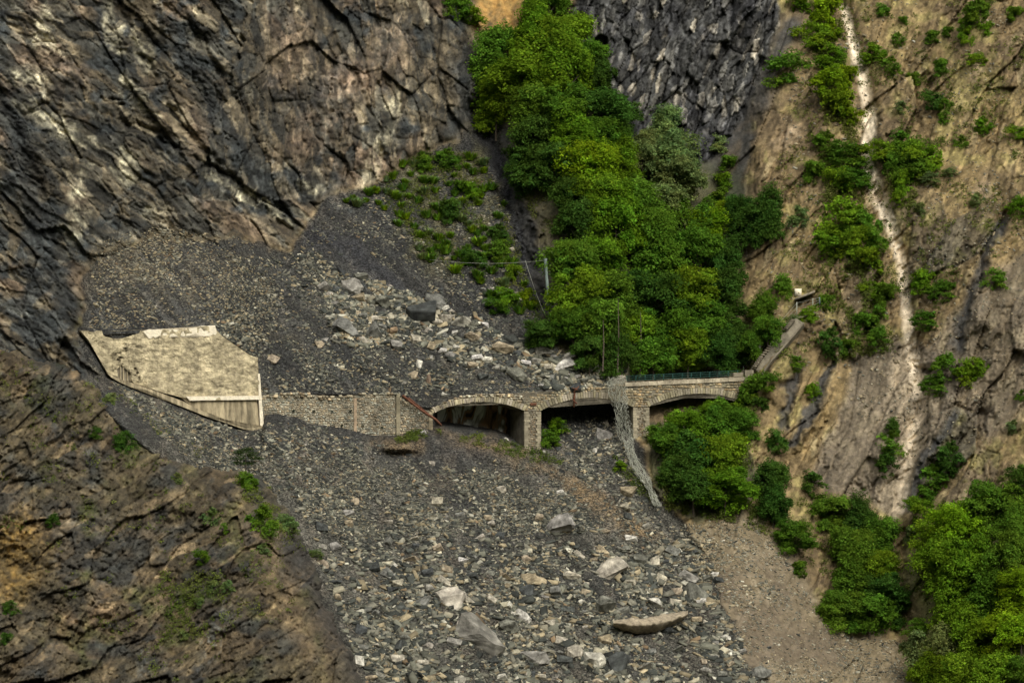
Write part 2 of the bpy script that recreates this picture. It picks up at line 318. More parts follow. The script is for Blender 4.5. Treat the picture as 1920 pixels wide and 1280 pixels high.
# colours (albedo)
def mix(a, b, t): return a * (1 - t[..., None]) + np.asarray(b) * t[..., None]
CA = lambda c: np.broadcast_to(np.asarray(c, float), GX.shape + (3,)).copy()
n_lo = fbm(GX / 110, GY / 110, 61, 4); n_md = fbm(GX / 30, GY / 30, 62, 4); n_hi = fbm(GX / 9, GY / 9, 63, 3)
def blobs(lst, k=1.0):
    t = np.zeros(GX.shape)
    for (x, y, rx, ry, an) in lst:
        a = math.radians(an); dx, dy_ = WX - x, WY - y; u = (dx * math.cos(a) + dy_ * math.sin(a)) / rx; v = (-dx * math.sin(a) + dy_ * math.cos(a)) / ry
        t = np.maximum(t, np.clip(1.5 - (u * u + v * v) ** .5, 0, 1) * (.55 + .6 * n_hi + .4 * n_md))
    return np.clip(t * k, 0, 1)
c = CA((.062, .054, .046))
c = mix(c, (.125, .090, .058), np.clip(.35 + .7 * st_c + 1.0 * n_lo + 1.1 * (a2 - .5) + .35 * (a1 - .5) + .25 * sstep(350, 700, GX), 0, .9))
c = mix(c, (.165, .105, .072), np.clip(1.2 * fbm(GX / 75, GY / 75, 64, 3) + .8 * (b1 - .55), 0, .65) * (a2 > .25))
c = mix(c, (.21, .165, .115), np.clip((b2 - .80) * 4, 0, .75) * np.clip(.55 + n_lo, 0, 1))
c = mix(c, (.035, .037, .040), np.clip(2.4 * n_md - .35 + .9 * sstep(230, 80, GX) * sstep(330, 520, GY), 0, .85))
c = mix(c, (.033, .033, .034), np.clip(1.4 * ridge([(330, 60), (390, 180), (480, 330), (560, 430)], 13) + ridge([(20, 200), (60, 420), (120, 560)], 26) + ridge([(190, 20), (230, 130)], 18) + ridge([(870, 100), (880, 200), (840, 260)], 22) + ridge([(560, 330), (620, 370)], 24), 0, .85))
PALE = [(95, 225, 60, 20, 25), (150, 380, 18, 55, 10), (250, 165, 22, 12, 40), (278, 200, 14, 34, -20), (215, 55, 10, 60, -22), (140, 255, 40, 10, 10), (300, 405, 26, 20, 20), (235, 310, 20, 26, 0), (520, 400, 60, 7, 40), (440, 355, 50, 6, 32),
        (85, 45, 20, 40, 0), (700, 300, 14, 60, 25), (590, 350, 16, 10, 30), (270, 100, 14, 40, -18), (60, 150, 40, 20, 0), (735, 200, 12, 30, 10)]
c = mix(c, (.50, .41, .29), blobs(PALE, 1.0) * np.clip(.8 + .9 * st_c + .5 * (b3 - .5), 0, 1))
c = mix(c, (.26, .165, .115), blobs([(390, 390, 30, 16, 40), (100, 130, 60, 30, 20), (600, 230, 40, 60, 70), (650, 150, 50, 50, 0), (310, 410, 24, 20, 0), (660, 330, 40, 25, 40), (540, 100, 45, 70, 0), (730, 90, 40, 60, 10)], .5))
c *= np.exp(.9 * (b2 - .5) + .9 * (b3 - .5) + .9 * st_c + .35 * n_hi)[..., None] * np.array([.78, .87, .84])
col = c * m_cliff[..., None]
c = CA((.042, .042, .040)); c = mix(c, (.105, .10, .086), np.clip((ga2 - .62) * 2.2, 0, .8)); c = mix(c, (.22, .195, .15), np.clip((gb2 - .88) * 6, 0, .7)); c = mix(c, (.03, .03, .033), np.clip(1.5 * n_md, 0, .8))
c = mix(c, (.036, .036, .038), sstep(180, 280, GY))
c *= np.exp(.8 * (gb2 - .5) + 1.5 * streaks(WX, WY, 105, 22, 4, 134))[..., None]
col += c * m_dark[..., None]
c = CA((.054, .053, .047)); c = mix(c, (.105, .090, .062), np.clip(.9 * sstep(480, 250, GX) * sstep(620, 500, GY) + .9 * n_md - .15, 0, .8)); c = mix(c, (.034, .035, .034), np.clip(1.4 * n_lo + .6 * sstep(560, 430, GY) * sstep(520, 560, GX), 0, .75))
c = mix(c, (.19, .17, .135), np.clip(2.2 * n_hi - .75, 0, .6)); c = mix(c, (.13, .12, .045), np.clip(1.3 * n_md + .2, 0, .5) * sstep(700, 780, GX) * sstep(540, 470, GY))
c = mix(c, (.032, .033, .037), np.clip(ridge([(885, 215), (950, 330), (985, 450), (1005, 560)], 26) + ridge([(560, 430), (660, 470), (760, 560)], 26) * .8, 0, .9))
flow = streaks(WX, WY, 44, 150, 9, 138, 4); c *= np.exp(.9 * flow)[..., None] * .78
col += c * m_su[..., None]
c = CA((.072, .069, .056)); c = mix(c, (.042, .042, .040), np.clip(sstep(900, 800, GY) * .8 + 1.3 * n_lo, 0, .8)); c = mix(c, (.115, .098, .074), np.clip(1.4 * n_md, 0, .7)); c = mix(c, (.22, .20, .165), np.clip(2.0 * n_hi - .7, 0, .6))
EARTH = [(745, 833, 45, 14, 0), (920, 835, 90, 18, 12), (1010, 870, 70, 18, 25), (1100, 930, 75, 20, 38), (1180, 985, 70, 17, 30), (870, 815, 60, 12, 0)]
c *= np.exp(.9 * streaks(WX, WY, 52, 170, 12, 139, 4))[..., None] * .82
c = mix(c, (.165, .118, .064), blobs(EARTH, 1.15))
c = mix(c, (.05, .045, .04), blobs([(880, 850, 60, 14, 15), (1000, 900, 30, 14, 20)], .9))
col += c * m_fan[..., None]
c = CA((.165, .117, .068)); c = mix(c, (.115, .082, .056), np.clip(.5 + 1.4 * n_lo + .5 * (ka1 - .5) + .3 * sstep(500, 900, GY), 0, 1)); c = mix(c, (.235, .175, .098), np.clip(1.3 * n_md + .8 * (kb1 - .5) - .1 + .25 * sstep(1550, 1750, GX) * sstep(600, 300, GY), 0, .8))
c = mix(c, (.30, .24, .165), np.clip((kb2 - .84) * 5, 0, .6) * rough_r); c = mix(c, (.06, .058, .055), np.clip((ka1 - .78) * 4, 0, .7) * sstep(1480, 1700, GX) * sstep(250, 500, GY))
c = mix(c, (.14, .135, .05), np.clip(1.7 * n_md - .25, 0, .35))
c *= np.exp(.7 * (kb3 - .5) + .4 * st_r * (.5 + rough_r) + .35 * n_hi)[..., None] * np.array([1.11, 1.13, .90])
c = mix(c, (.135, .112, .082), m_slab * .85); c = mix(c, (.27, .22, .15), m_slab * np.clip(.3 + .9 * n_md + 1.2 * ridge([(1710, 690), (1700, 800), (1680, 950)], 34) - .3, 0, 1))
c = c * np.exp(.75 * m_slab * streaks(WX, WY, 112, 110, 7, 147, 4))[..., None]
c = mix(c, (.052, .052, .050), np.clip(ridge([(1560, 680), (1520, 760), (1475, 830)], 10) + ridge([(1500, 690), (1460, 790)], 9) + ridge([(1545, 700), (1500, 800)], 5) + ridge([(1870, 400), (1840, 520), (1800, 640)], 12) + ridge([(1800, 780), (1740, 850), (1700, 940)], 10) + ridge([(1480, 60), (1400, 190), (1330, 300)], 30) + ridge([(1400, 260), (1380, 360)], 14), 0, .9))
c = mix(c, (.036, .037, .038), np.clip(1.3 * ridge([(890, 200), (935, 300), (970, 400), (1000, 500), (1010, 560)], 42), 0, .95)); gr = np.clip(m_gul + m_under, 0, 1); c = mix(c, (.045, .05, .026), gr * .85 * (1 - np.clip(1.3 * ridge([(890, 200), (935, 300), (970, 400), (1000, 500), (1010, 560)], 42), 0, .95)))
c = mix(c, (.160, .127, .076), m_bf); c = mix(c, (.25, .205, .135), m_bf * np.clip(1.8 * n_hi + .8 * n_md - .2 + .5 * np.exp(-((GX - 1430) / 70) ** 2), 0, .8)); c = mix(c, (.10, .078, .055), m_bf * np.clip(1.5 * n_lo + .5 * sstep(1100, 1000, GY), 0, .7))
c = mix(c, (.09, .10, .03), np.clip(sstep(1690, 1740, WX) * sstep(930, 990, WY) * .8, 0, 1))
cw = np.interp(cpar, [0, 2, 4, 4.6, 5.5, 7, 9, 10, 12, 14], [8, 12, 14, 12, 15, 12, 11, 12, 12, 13]); cs = np.interp(cpar, [0, 8, 10, 12, 14], [1, 1, .85, .65, .5])
t_ch = np.clip(1.7 - (cdist + 3 * n_hi) / cw * 1.4, 0, 1) * cs * (.75 + .5 * n_hi)
c = mix(c, (.74, .63, .47), np.clip(1.15 * t_ch, 0, 1))
c = mix(c, (.42, .32, .21), blobs([(1475, 262, 26, 14, -40), (1600, 250, 20, 18, 0), (1650, 370, 24, 12, 0), (1835, 130, 8, 20, 10), (1845, 340, 12, 34, 20)], .8))
c = mix(c, (.30, .17, .045), blobs([(1880, 395, 22, 14, 0)], .5))
c = mix(c, (.40, .235, .075), blobs([(938, 20, 40, 62, 0)], 1.2))
col += c * m_right[..., None]
wsum = np.clip(m_cliff + m_su + m_dark + m_fan + m_right, .2, 9)[..., None]
col = col / wsum

# ------------------------------------------------------------------ rock outcrop in front, lower left
CREST = [(-700, 655), (0, 652), (60, 668), (120, 690), (180, 715), (215, 745), (260, 790), (320, 835), (385, 872), (440, 888), (490, 895), (520, 930), (560, 985), (572, 1020), (600, 1085), (610, 1130), (640, 1200), (685, 1285), (760, 1420), (900, 1760)]
FP = np.array([(-700, 650, -30), (0, 650, -17), (120, 690, -17.5), (215, 745, -18), (385, 872, -20), (490, 895, -21.5), (560, 1000, -28), (610, 1130, -36), (685, 1285, -46), (0, 900, -29), (0, 1280, -47), (300, 1100, -38), (250, 900, -27),
               (450, 1280, -50), (480, 1100, -38), (-700, 1700, -75), (900, 1760, -74), (300, 1700, -70)], float)
def tps(pts, x, y):
    p = pts[:, :2] / 300; n = len(p)
    phi = lambda r2: np.where(r2 > 1e-12, .5 * r2 * np.log(r2 + 1e-12), 0)
    A = np.zeros((n + 3, n + 3)); A[:n, :n] = phi(((p[:, None] - p[None]) ** 2).sum(2)); A[:n, n] = 1; A[:n, n + 1:] = p; A[n, :n] = 1; A[n + 1:, :n] = p.T
    wv = np.linalg.solve(A, np.concatenate([pts[:, 2], [0, 0, 0]]))
    X, Y = x / 300, y / 300; o = wv[n] + wv[n + 1] * X + wv[n + 2] * Y
    for i in range(n): o = o + wv[i] * phi((X - p[i, 0]) ** 2 + (Y - p[i, 1]) ** 2)
    return o
fx = gx[gx < 930]; fyv = gy[gy > 615]; FX, FY = np.meshgrid(fx, fyv)
jx = FX + 15 * fbm(FX / 34, FY / 34, 71, 5, .6); jy = FY + 15 * fbm(FX / 34, FY / 34, 72, 5, .6)
cd_, _ = segdist(jx, jy, CREST)
fin = jy > np.interp(jx, *zip(*[(a, b) for a, b in CREST]))
sgn = np.where(fin, cd_, -cd_)
FD = tps(FP, FX, FY)
q1, qe1, qa1, qb1 = facets(FX, FY, -40, 110, 44, 811); q2, qe2, qa2, qb2 = facets(FX, FY, -32, 40, 13, 812); q3, qe3, qa3, qb3 = facets(FX, FY, 120, 12, 6, 813)
st_f = np.where(vnoise(FX / 150, FY / 150, 140) > .45, streaks(jx, jy, -38, 60, 6, 135, 4), streaks(jx, jy, 20, 50, 7, 136, 4))
FD += -(1.35 * q1 + .42 * q2 * (vnoise(FX / 50, FY / 50, 141) > .4) + .42 * q3) + .16 * fbm(FX / 7, FY / 7, 148, 3) + .2 * crack(qe1, .04) + .6 * fbm(FX / 26, FY / 26, 75, 5, .66) + 3.4 * fbm(FX / 150, FY / 150, 76, 3) + .5 * st_f
FD += 5.0 * np.exp(-np.clip(sgn, 0, None) / 16) + np.where(sgn < 0, -sgn * 2.5, 0)
fn_lo = fbm(FX / 100, FY / 100, 77, 4); fn_md = fbm(FX / 26, FY / 26, 78, 4); fn_hi = fbm(FX / 8, FY / 8, 79, 3)
CF = lambda cc: np.broadcast_to(np.asarray(cc, float), FX.shape + (3,)).copy()
c = CF((.105, .074, .047)); c = mix(c, (.055, .048, .042), np.clip(.25 + 1.5 * fn_lo + .9 * (qa1 - .5), 0, .9)); c = mix(c, (.16, .108, .062), np.clip(1.4 * fn_md + .9 * (qb2 - .5), 0, .75))
c = mix(c, (.038, .038, .041), np.clip(2.0 * fn_md - .3 + .8 * (qa2 - .5), 0, .85)); c = mix(c, (.26, .18, .11), np.clip((qb2 - .86) * 5, 0, .7)); c = mix(c, (.08, .085, .028), np.clip(1.8 * fbm(FX / 40, FY / 40, 80, 4) - .35, 0, .6))
def fblob(x, y, rx, ry, an, k):
    a = math.radians(an); dx, dy_ = jx - x, jy - y
    return np.clip((1.5 - np.hypot((dx * math.cos(a) + dy_ * math.sin(a)) / rx, (-dx * math.sin(a) + dy_ * math.cos(a)) / ry)) * (.7 + .6 * fn_hi + .3 * fn_md), 0, 1) * k
c = mix(c, (.33, .19, .055), fblob(34, 1050, 46, 72, 8, 1.1)); c = mix(c, (.28, .18, .11), fblob(185, 1135, 24, 36, 15, .8)); c = mix(c, (.19, .12, .07), fblob(120, 1170, 26, 40, 0, .7)); c = mix(c, (.22, .155, .085), fblob(530, 1160, 22, 110, -8, .6))
c = mix(c, (.27, .19, .13), fblob(290, 995, 44, 9, -20, .6)); c = mix(c, (.19, .195, .20), np.clip(fblob(400, 1190, 16, 60, 20, .5) + fblob(270, 1240, 14, 40, 0, .4), 0, 1) * (fn_hi > .05))
c = mix(c, (.21, .15, .075), fblob(470, 930, 26, 40, 20, .6)); c = mix(c, (.30, .2, .12), fblob(135, 705, 9, 16, -20, .8))
c = mix(c, (.105, .080, .048), np.clip(.15 + 1.6 * fbm(FX / 70, FY / 70, 145, 4), 0, .6))
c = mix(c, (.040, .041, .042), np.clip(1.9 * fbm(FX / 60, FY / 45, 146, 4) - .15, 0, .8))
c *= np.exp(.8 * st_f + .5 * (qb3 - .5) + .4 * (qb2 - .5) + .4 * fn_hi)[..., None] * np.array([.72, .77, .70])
rim_shade = np.exp(-(np.clip(sgn, 0, None) / 34) ** 2) * sstep(900, 980, FY); c = mix(c, (.042, .038, .033), .75 * rim_shade); c = mix(c, (.19, .135, .075), .55 * np.exp(-((sgn - 62) / 20) ** 2) * sstep(930, 1020, FY) * np.clip(.7 + fn_md, 0, 1))  # shadowed right flank painted dark along the crest edge, tan ridge beside it
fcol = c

base_fg = tps(FP, GX, GY); deep = sstep(0, 50, GY - np.interp(GX, *zip(*CREST)) - 34) * (GX < 930)
D = np.where(deep > 0, np.maximum(D, D * (1 - deep) + (base_fg + 9) * deep), D)
def grid_object(name, X, Y, Dm, cols, facemask, mat, smooth=True):
    h, wd = X.shape; s = (CAMD + Dm) / CAMD
    V = np.stack([(X - 960) / S * s, Dm, (640 - Y) / S * s], -1).reshape(-1, 3)
    idx = np.arange(h * wd).reshape(h, wd)
    F = np.stack([idx[1:, :-1], idx[1:, 1:], idx[:-1, 1:], idx[:-1, :-1]], -1)[facemask]
    used = np.unique(F); rm = np.full(h * wd, -1, np.int64); rm[used] = np.arange(len(used))
    me = np_mesh(name, V[used], rm[F], cols.reshape(-1, 3)[used], smooth)
    o = link(name, me, mat=mat); tag(o, kind='structure'); return o
fm = lambda m: .25 * (m[1:, 1:] + m[1:, :-1] + m[:-1, 1:] + m[:-1, :-1])
stack = np.stack([fm(m_cliff), fm(np.clip(m_su, 0, 1)), fm(m_dark), fm(m_fan), fm(m_right)], 0); lab = stack.argmax(0)
grid_object('rock_cliff', GX, GY, D, col, lab == 0, M['cliff'], False)
grid_object('upper_scree_slope', GX, GY, D, col, lab == 1, M['scree'])
grid_object('dark_rock_face', GX, GY, D, col, lab == 2, M['cliff'], False)
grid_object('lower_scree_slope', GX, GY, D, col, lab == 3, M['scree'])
grid_object('hillside', GX, GY, D, col, lab == 4, M['hill'])
keep = (sgn[1:, 1:] > -9) & (sgn[:-1, :-1] > -9)
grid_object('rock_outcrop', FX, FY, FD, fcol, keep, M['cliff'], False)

def terr(px, py, fg=False):
    """depth of the ground seen at a pixel (bilinear)"""
    X, Y, A = (fx, fyv, FD) if fg else (gx, gy, D)
    px = np.clip(np.asarray(px, float), X[0], X[-1]); py = np.clip(np.asarray(py, float), Y[0], Y[-1])
    j = np.clip(np.searchsorted(X, px) - 1, 0, len(X) - 2); i = np.clip(np.searchsorted(Y, py) - 1, 0, len(Y) - 2)
    a = (px - X[j]) / (X[j + 1] - X[j]); b = (py - Y[i]) / (Y[i + 1] - Y[i])
    return (A[i, j] * (1 - a) + A[i, j + 1] * a) * (1 - b) + (A[i + 1, j] * (1 - a) + A[i + 1, j + 1] * a) * b
def in_fg(px, py):
    return np.asarray(py) > np.interp(px, *zip(*CREST))
def ground(px, py):
    f = bool(in_fg(px, py)) and px < 900
    return P(px, py, float(terr(px, py, f)))

# the other side of the valley, behind the camera: it shuts out the low sky
vx = np.linspace(-1500, 1500, 61); vt = np.array([(-75, -62), (-130, -95), (-330, -90), (-420, -40), (-600, 110), (-800, 300), (-1000, 460), (-1150, 520)], float)
VX, VI = np.meshgrid(vx, np.arange(len(vt))); VY = vt[VI, 0] - (VX / 900) ** 2 * 120; VZ = vt[VI, 1] * (1 + .2 * fbm(VX / 300, VI * .6, 151, 3)); VZ = np.where(VI < 3, vt[VI, 1], VZ)
ii = np.arange(VX.size).reshape(VX.shape); VF = np.stack([ii[:-1, :-1], ii[1:, :-1], ii[1:, 1:], ii[:-1, 1:]], -1).reshape(-1, 4)
M['valley'] = stone_mat('valley_woods', 'rgb', .5, 1.4, .02, .3, .1, 1.0, color=(.05, .065, .025))
tag(link('valley', np_mesh('valley', np.stack([VX, VY, VZ], -1).reshape(-1, 3), VF[:, ::-1], smooth=True), mat=M['valley']), kind='structure')
# ------------------------------------------------------------------ masonry helpers, all on the viaduct's front plane
def BP(px, py, t=0.0):
    """pixel on the viaduct front plane, t metres behind it"""
    u = (px - 960) / S; s = CAMD / (CAMD - TA * u)
    return Vector((u * s, TA * u * s, (640 - py) / S * s)) + BN * t
def prism_mesh(name, poly, t0, t1, C=None):
    bm = bmesh.new(); n = len(poly)
    a = [bm.verts.new(BP(x, y, t0)) for x, y in poly]; b = [bm.verts.new(BP(x, y, t1)) for x, y in poly]
    bm.faces.new(a); bm.faces.new(b[::-1])
    for i in range(n): bm.faces.new((a[i], b[i], b[(i + 1) % n], a[(i + 1) % n]))
    bmesh.ops.triangulate(bm, faces=[f for f in bm.faces if len(f.verts) > 4])
    bmesh.ops.recalc_face_normals(bm, faces=bm.faces)
    me = bpy.data.meshes.new(name); bm.to_mesh(me); bm.free()
    if C is not None:
        at = me.attributes.new('col', 'FLOAT_COLOR', 'POINT'); at.data.foreach_set('color', np.tile(np.array([*C, 1], np.float32), len(me.vertices)))
    return me
def prism(name, poly, t0, t1, parent, mat, C=None):
    return link(name, prism_mesh(name, poly, t0, t1, C), parent, mat)
def rubble(name, poly, parent, row=4.3, wmin=3.2, wmax=8.5, proud=(.03, .13), t=0.0, base=(.27, .235, .16), var=.35, skip=.05, seed=1):
    """irregular coursed stones standing proud of a wall: real blocks joined into one part"""
    r = random.Random(seed); V = []; F = []; C = []
    ys = [p[1] for p in poly]; xs = [p[0] for p in poly]
    y = min(ys)
    A = np.array(poly, float)
    while y < max(ys):
        rh = row * r.uniform(.75, 1.3); x = min(xs) - r.uniform(0, wmax)
        while x < max(xs):
            wd = r.uniform(wmin, wmax); cx, cy = x + wd / 2, y + rh / 2 + r.uniform(-1, 1)
            if inpoly(np.array([cx]), np.array([cy]), poly)[0] and r.random() > skip:
                g = .35; i0 = len(V); pr = -r.uniform(*proud) * .7
                q = [(cx - wd / 2 + g, cy - rh / 2 + g), (cx + wd / 2 - g, cy - rh / 2 + g), (cx + wd / 2 - g, cy + rh / 2 - g), (cx - wd / 2 + g, cy + rh / 2 - g)]
                for (a, b) in q: V.append(BP(a + r.uniform(-.5, .5), b + r.uniform(-.5, .5), t + .02))
                for (a, b) in q: V.append(BP(a * .86 + cx * .14 + r.uniform(-.4, .4), b * .86 + cy * .14 + r.uniform(-.4, .4), t + pr + r.uniform(-.03, .03)))
                for k in range(4): F.append((i0 + k, i0 + (k + 1) % 4, i0 + 4 + (k + 1) % 4, i0 + 4 + k))
                F.append((i0 + 4, i0 + 5, i0 + 6, i0 + 7))
                v = math.exp(r.gauss(0, var)); tn = r.uniform(-.12, .12); cc = (base[0] * v * (1 + tn), base[1] * v, base[2] * v * (1 - tn))
                C += [cc] * 8
            x += wd
        y += rh
    F = [f[::-1] for f in F]
    o = link(name, np_mesh(name, V, F, C), parent, M['masonry']); tag(o, kind='stuff'); return o

# ------------------------------------------------------------------ viaduct
DEPTH = 5.0
via = empty('viaduct', BP(1100, 740, 2.5))
tag(via, 'old stone viaduct with three shallow arches, its deck half buried by fallen rock', 'viaduct')
def arc(x0, y0, xc, yc, x1, y1, n=16, off=0.0):
    """flattened arch through springing, crown and springing (pixels)"""
    pts = []
    for i in range(n + 1):
        t = i / n; x = x0 + (x1 - x0) * t; y = (y0 + (y1 - y0) * t); base = y0 + (y1 - y0) * ((xc - x0) / (x1 - x0))
        pts.append((x, y - (base - yc) * (1 - (2 * t - 1) ** 2) ** .92 - off))
    return pts
ARCHES = [(811, 775, 897, 753, 983, 770), (1013, 770, 1100, 745.5, 1187, 763), (1216, 762, 1308, 737.5, 1400, 757)]
TOPL = [(811, 768), (830, 757), (850, 748), (880, 740), (940, 738.5), (985, 744), (1030, 736), (1080, 729), (1150, 724), (1172, 721)]
TOPR = [(1172, 724.5), (1240, 720.5), (1320, 716.5), (1412, 712.5)]
body = TOPL + TOPR + [(1412, 757)]
for A in reversed(ARCHES): body += arc(*A)[::-1]
body += [(811, 775)]
bd = []
for p in body:
    if not bd or (abs(p[0] - bd[-1][0]) + abs(p[1] - bd[-1][1])) > .01: bd.append(p)
if abs(bd[0][0] - bd[-1][0]) + abs(bd[0][1] - bd[-1][1]) < .01: bd.pop()
prism('spandrel_wall', bd, 0, DEPTH, via, M['mortar'])
def pier(x0, x1, y0, y1, panel):
    p = prism('pier', [(x0, y0), (x1, y0), (x1, y1), (x0, y1)], .012, DEPTH - .012, via, M['mortar'])
    r = random.Random(int(x0)); y = y0 + .3
    k = 0
    while y < y1 - 2:                                   # dressed corner stones, long and short
        hgt = r.uniform(4.2, 5.6)
        for side in (0, 1):
            ln = (9.5 if (k + side) % 2 else 7.0) + r.uniform(-.6, .6)
            xa, xb = (x0 - .4, x0 + ln) if side == 0 else (x1 - ln, x1 + .4)
            v = r.uniform(.8, 1.2); me = prism_mesh('corner_stone', [(xa, y), (xb, y), (xb, y + hgt - .5), (xa, y + hgt - .5)], -.09 - r.uniform(0, .03), .35, (.30 * v, .262 * v, .18 * v))
            link('corner_stone', me, via, M['masonry'])
        y += hgt; k += 1
    rubble('pier_stone', [(x0 + 9, y0), (x1 - 9, y0), (x1 - 9, y1), (x0 + 9, y1)], via, 3.2, 3, 6, (.02, .05), .012, (.17, .135, .085), .25, .03, int(x0))
    return p
pier(983, 1013.5, 771, 880, 0); pier(1187, 1216.5, 763.5, 850, 0)
prism('pier_head', [(994, 755), (1005, 755), (1005, 759.5), (994, 759.5)], -.14, .3, via, M['rust'])
def voussoirs(A, th, wd, i0=0.0, i1=1.0, col=(.30, .262, .182), rough=False, seed=0):
    r = random.Random(seed); lo = arc(*A, n=80); n = int((A[4] - A[0]) * (i1 - i0) / wd)
    for k in range(n):
        a = i0 + (i1 - i0) * k / n; b = i0 + (i1 - i0) * (k + 1) / n
        def pt(t, o):
            f = t * 80; i = min(int(f), 79); q = f - i; x = lo[i][0] + (lo[i + 1][0] - lo[i][0]) * q; y = lo[i][1] + (lo[i + 1][1] - lo[i][1]) * q
            dx, dy_ = lo[i + 1][0] - lo[i][0], lo[i + 1][1] - lo[i][1]; l = math.hypot(dx, dy_); return (x + dy_ / l * o, y - dx / l * o)
        g = (b - a) * .09; h = th * r.uniform(.93, 1.05) * (r.uniform(.75, 1.05) if rough else 1)
        jt = (lambda: r.uniform(-.8, .8)) if rough else (lambda: 0)
        poly = [pt(a + g, -.15), pt(b - g, -.15), pt(b - g, h), pt(a + g, h)]; poly = [(x + jt(), y + jt()) for x, y in poly]
        v = r.uniform(.72, 1.25); me = prism_mesh('voussoir', poly, -.07 - r.uniform(0, .05) - (r.uniform(0, .15) if rough else 0), .5, (col[0] * v, col[1] * v, col[2] * v * r.uniform(.85, 1.1)))
        link('voussoir', me, via, M['masonry'])
voussoirs(ARCHES[2], 11, 4.6, seed=1); voussoirs(ARCHES[1], 11.5, 4.6, seed=2); voussoirs(ARCHES[0], 11, 4.6, .60, 1.0, seed=3)
voussoirs(ARCHES[0], 10, 3.6, 0, .60, (.36, .31, .225), True, seed=4)
ex = lambda A, o: [(x, y - o) for x, y in arc(*A, n=24)]
rubble('spandrel_stone', [(1172, 726), (1412, 714)] + [(1412, 745)] + ex(ARCHES[2], 12)[::-1] + [(1216, 762), (1187, 762)] + [(x, y) for x, y in ex(ARCHES[1], 12)[::-1] if x > 1172], via, 4.2, 3.5, 9, (.03, .10), 0, (.32, .255, .15), .26, .06, 5)
rubble('spandrel_stone', TOPL[5:] + [p for p in ex(ARCHES[1], 12)[::-1] if p[0] < 1172] + [(1013, 769), (985, 769)], via, 3.8, 3, 7, (.02, .07), 0, (.29, .24, .15), .25, .05, 6)
rubble('broken_stone', [(811, 766), (830, 755), (850, 746.5), (880, 739), (940, 737), (985, 742)] + [(978, 756)] + [p for p in ex(ARCHES[0], 9.5)[::-1] if p[0] < 978], via, 3.6, 3, 6.5, (.03, .35), 0, (.37, .31, .21), .4, .06, 7)
def coping(x0, x1, fy, th, t0, t1, n, parent, seed):
    r = random.Random(seed); xs = np.linspace(x0, x1, n + 1)
    for i in range(n):
        a, b = xs[i] + .25, xs[i + 1] - .25; v = r.uniform(.8, 1.15); o = r.uniform(-.25, .25)
        me = prism_mesh('coping_stone', [(a, fy(a) + o), (b, fy(b) + o), (b, fy(b) + th), (a, fy(a) + th)], t0, t1, (.42 * v, .36 * v, .255 * v))
        link('coping_stone', me, parent, M['masonry'])
fyc = lambda x: 717.3 + (x - 1171) * (705.8 - 717.3) / (1410 - 1171)
coping(1171, 1410, fyc, 7.2, -.16, .55, 16, via, 9)
coping(1171, 1410, fyc, 7.2, DEPTH - .55, DEPTH + .16, 16, via, 10)
prism('parapet_block', [(1375, 699), (1393, 698), (1393, 705.6), (1375, 706.3)], -.05, .5, via, M['old_concrete'])
prism('parapet_block', [(1397, 694), (1413, 693.5), (1413, 705), (1397, 705.3)], -.05, .9, via, M['old_concrete'])
prism('arch_lining', [(818, 757), (978, 757), (978, 850), (818, 830)], 4.3, 4.6, via, M['plaster'])

gr_ = empty('guard_rail', BP(1275, 712, .4)); tag(gr_, 'dark green metal railing of thin rails along the intact deck edge', 'railing')
def tube(pts, r, sides=6, caps=True):
    """tube through world points -> (V,F)"""
    V = []; F = []; n = len(pts)
    for i, p in enumerate(pts):
        a = pts[max(i - 1, 0)]; b = pts[min(i + 1, n - 1)]; d = (Vector(b) - Vector(a)).normalized()
        up = Vector((0, 0, 1)) if abs(d.z) < .9 else Vector((1, 0, 0)); e1_ = d.cross(up).normalized(); e2_ = d.cross(e1_)
        rr = r[i] if isinstance(r, (list, tuple)) else r
        for k in range(sides):
            an = 2 * math.pi * k / sides; V.append(Vector(p) + e1_ * (math.cos(an) * rr) + e2_ * (math.sin(an) * rr))
    for i in range(n - 1):
        for k in range(sides):
            F.append((i * sides + k, i * sides + (k + 1) % sides, (i + 1) * sides + (k + 1) % sides, (i + 1) * sides + k))
    if caps and sides == 4: F += [(3, 2, 1, 0), tuple((n - 1) * 4 + k for k in range(4))]
    return V, F
def join(parts):
    V = []; F = []
    for v, f in parts:
        o = len(V); V += [tuple(q) for q in v]; F += [tuple(i + o for i in q) for q in f]
    return V, F
def tube_obj(name, pts, r, parent, mat, sides=6):
    v, f = tube(pts, r, sides); return link(name, np_mesh(name, [tuple(q) for q in v], f), parent, mat)
for i in range(13):
    x = 1177 + (1385 - 1177) * i / 12; tube_obj('post', [BP(x, fyc(x) + .5, .3), BP(x, fyc(x) - 12.5, .3)], .03, gr_, M['rail'], 4)
for h_ in (12, 8.2, 4.2):
    tube_obj('rail', [BP(x, fyc(x) - h_, .3) for x in np.linspace(1175, 1388, 8)], .024, gr_, M['rail'], 4)
# ------------------------------------------------------------------ retaining wall left of the arches
rw = empty('retaining_wall', BP(640, 800, 0)); tag(rw, 'long low rubble stone retaining wall running up to the first arch', 'wall')
top = [(484, 743), (500, 741), (560, 738.5), (590, 742), (620, 746), (650, 743), (690, 739), (742, 739)]
prism('wall_body', [(478, 745)] + top[1:] + [(742, 850), (478, 850)], .05, 1.6, rw, M['mortar'])
prism('wall_body', [(750.5, 744), (770, 757), (785, 766), (810.6, 771), (810.6, 850), (750.5, 850)], .06, 4.9, rw, M['mortar'])
rubble('wall_stone', top + [(742, 845), (484, 845)], rw, 3.6, 2.6, 6.5, (.03, .10), .05, (.28, .25, .18), .25, .06, 21)
rubble('wall_stone', [(751, 744), (770, 756), (785, 765), (803, 771), (803, 845), (751, 845)], rw, 3.6, 2.8, 6, (.03, .14), .06, (.31, .27, .19), .3, .08, 22)
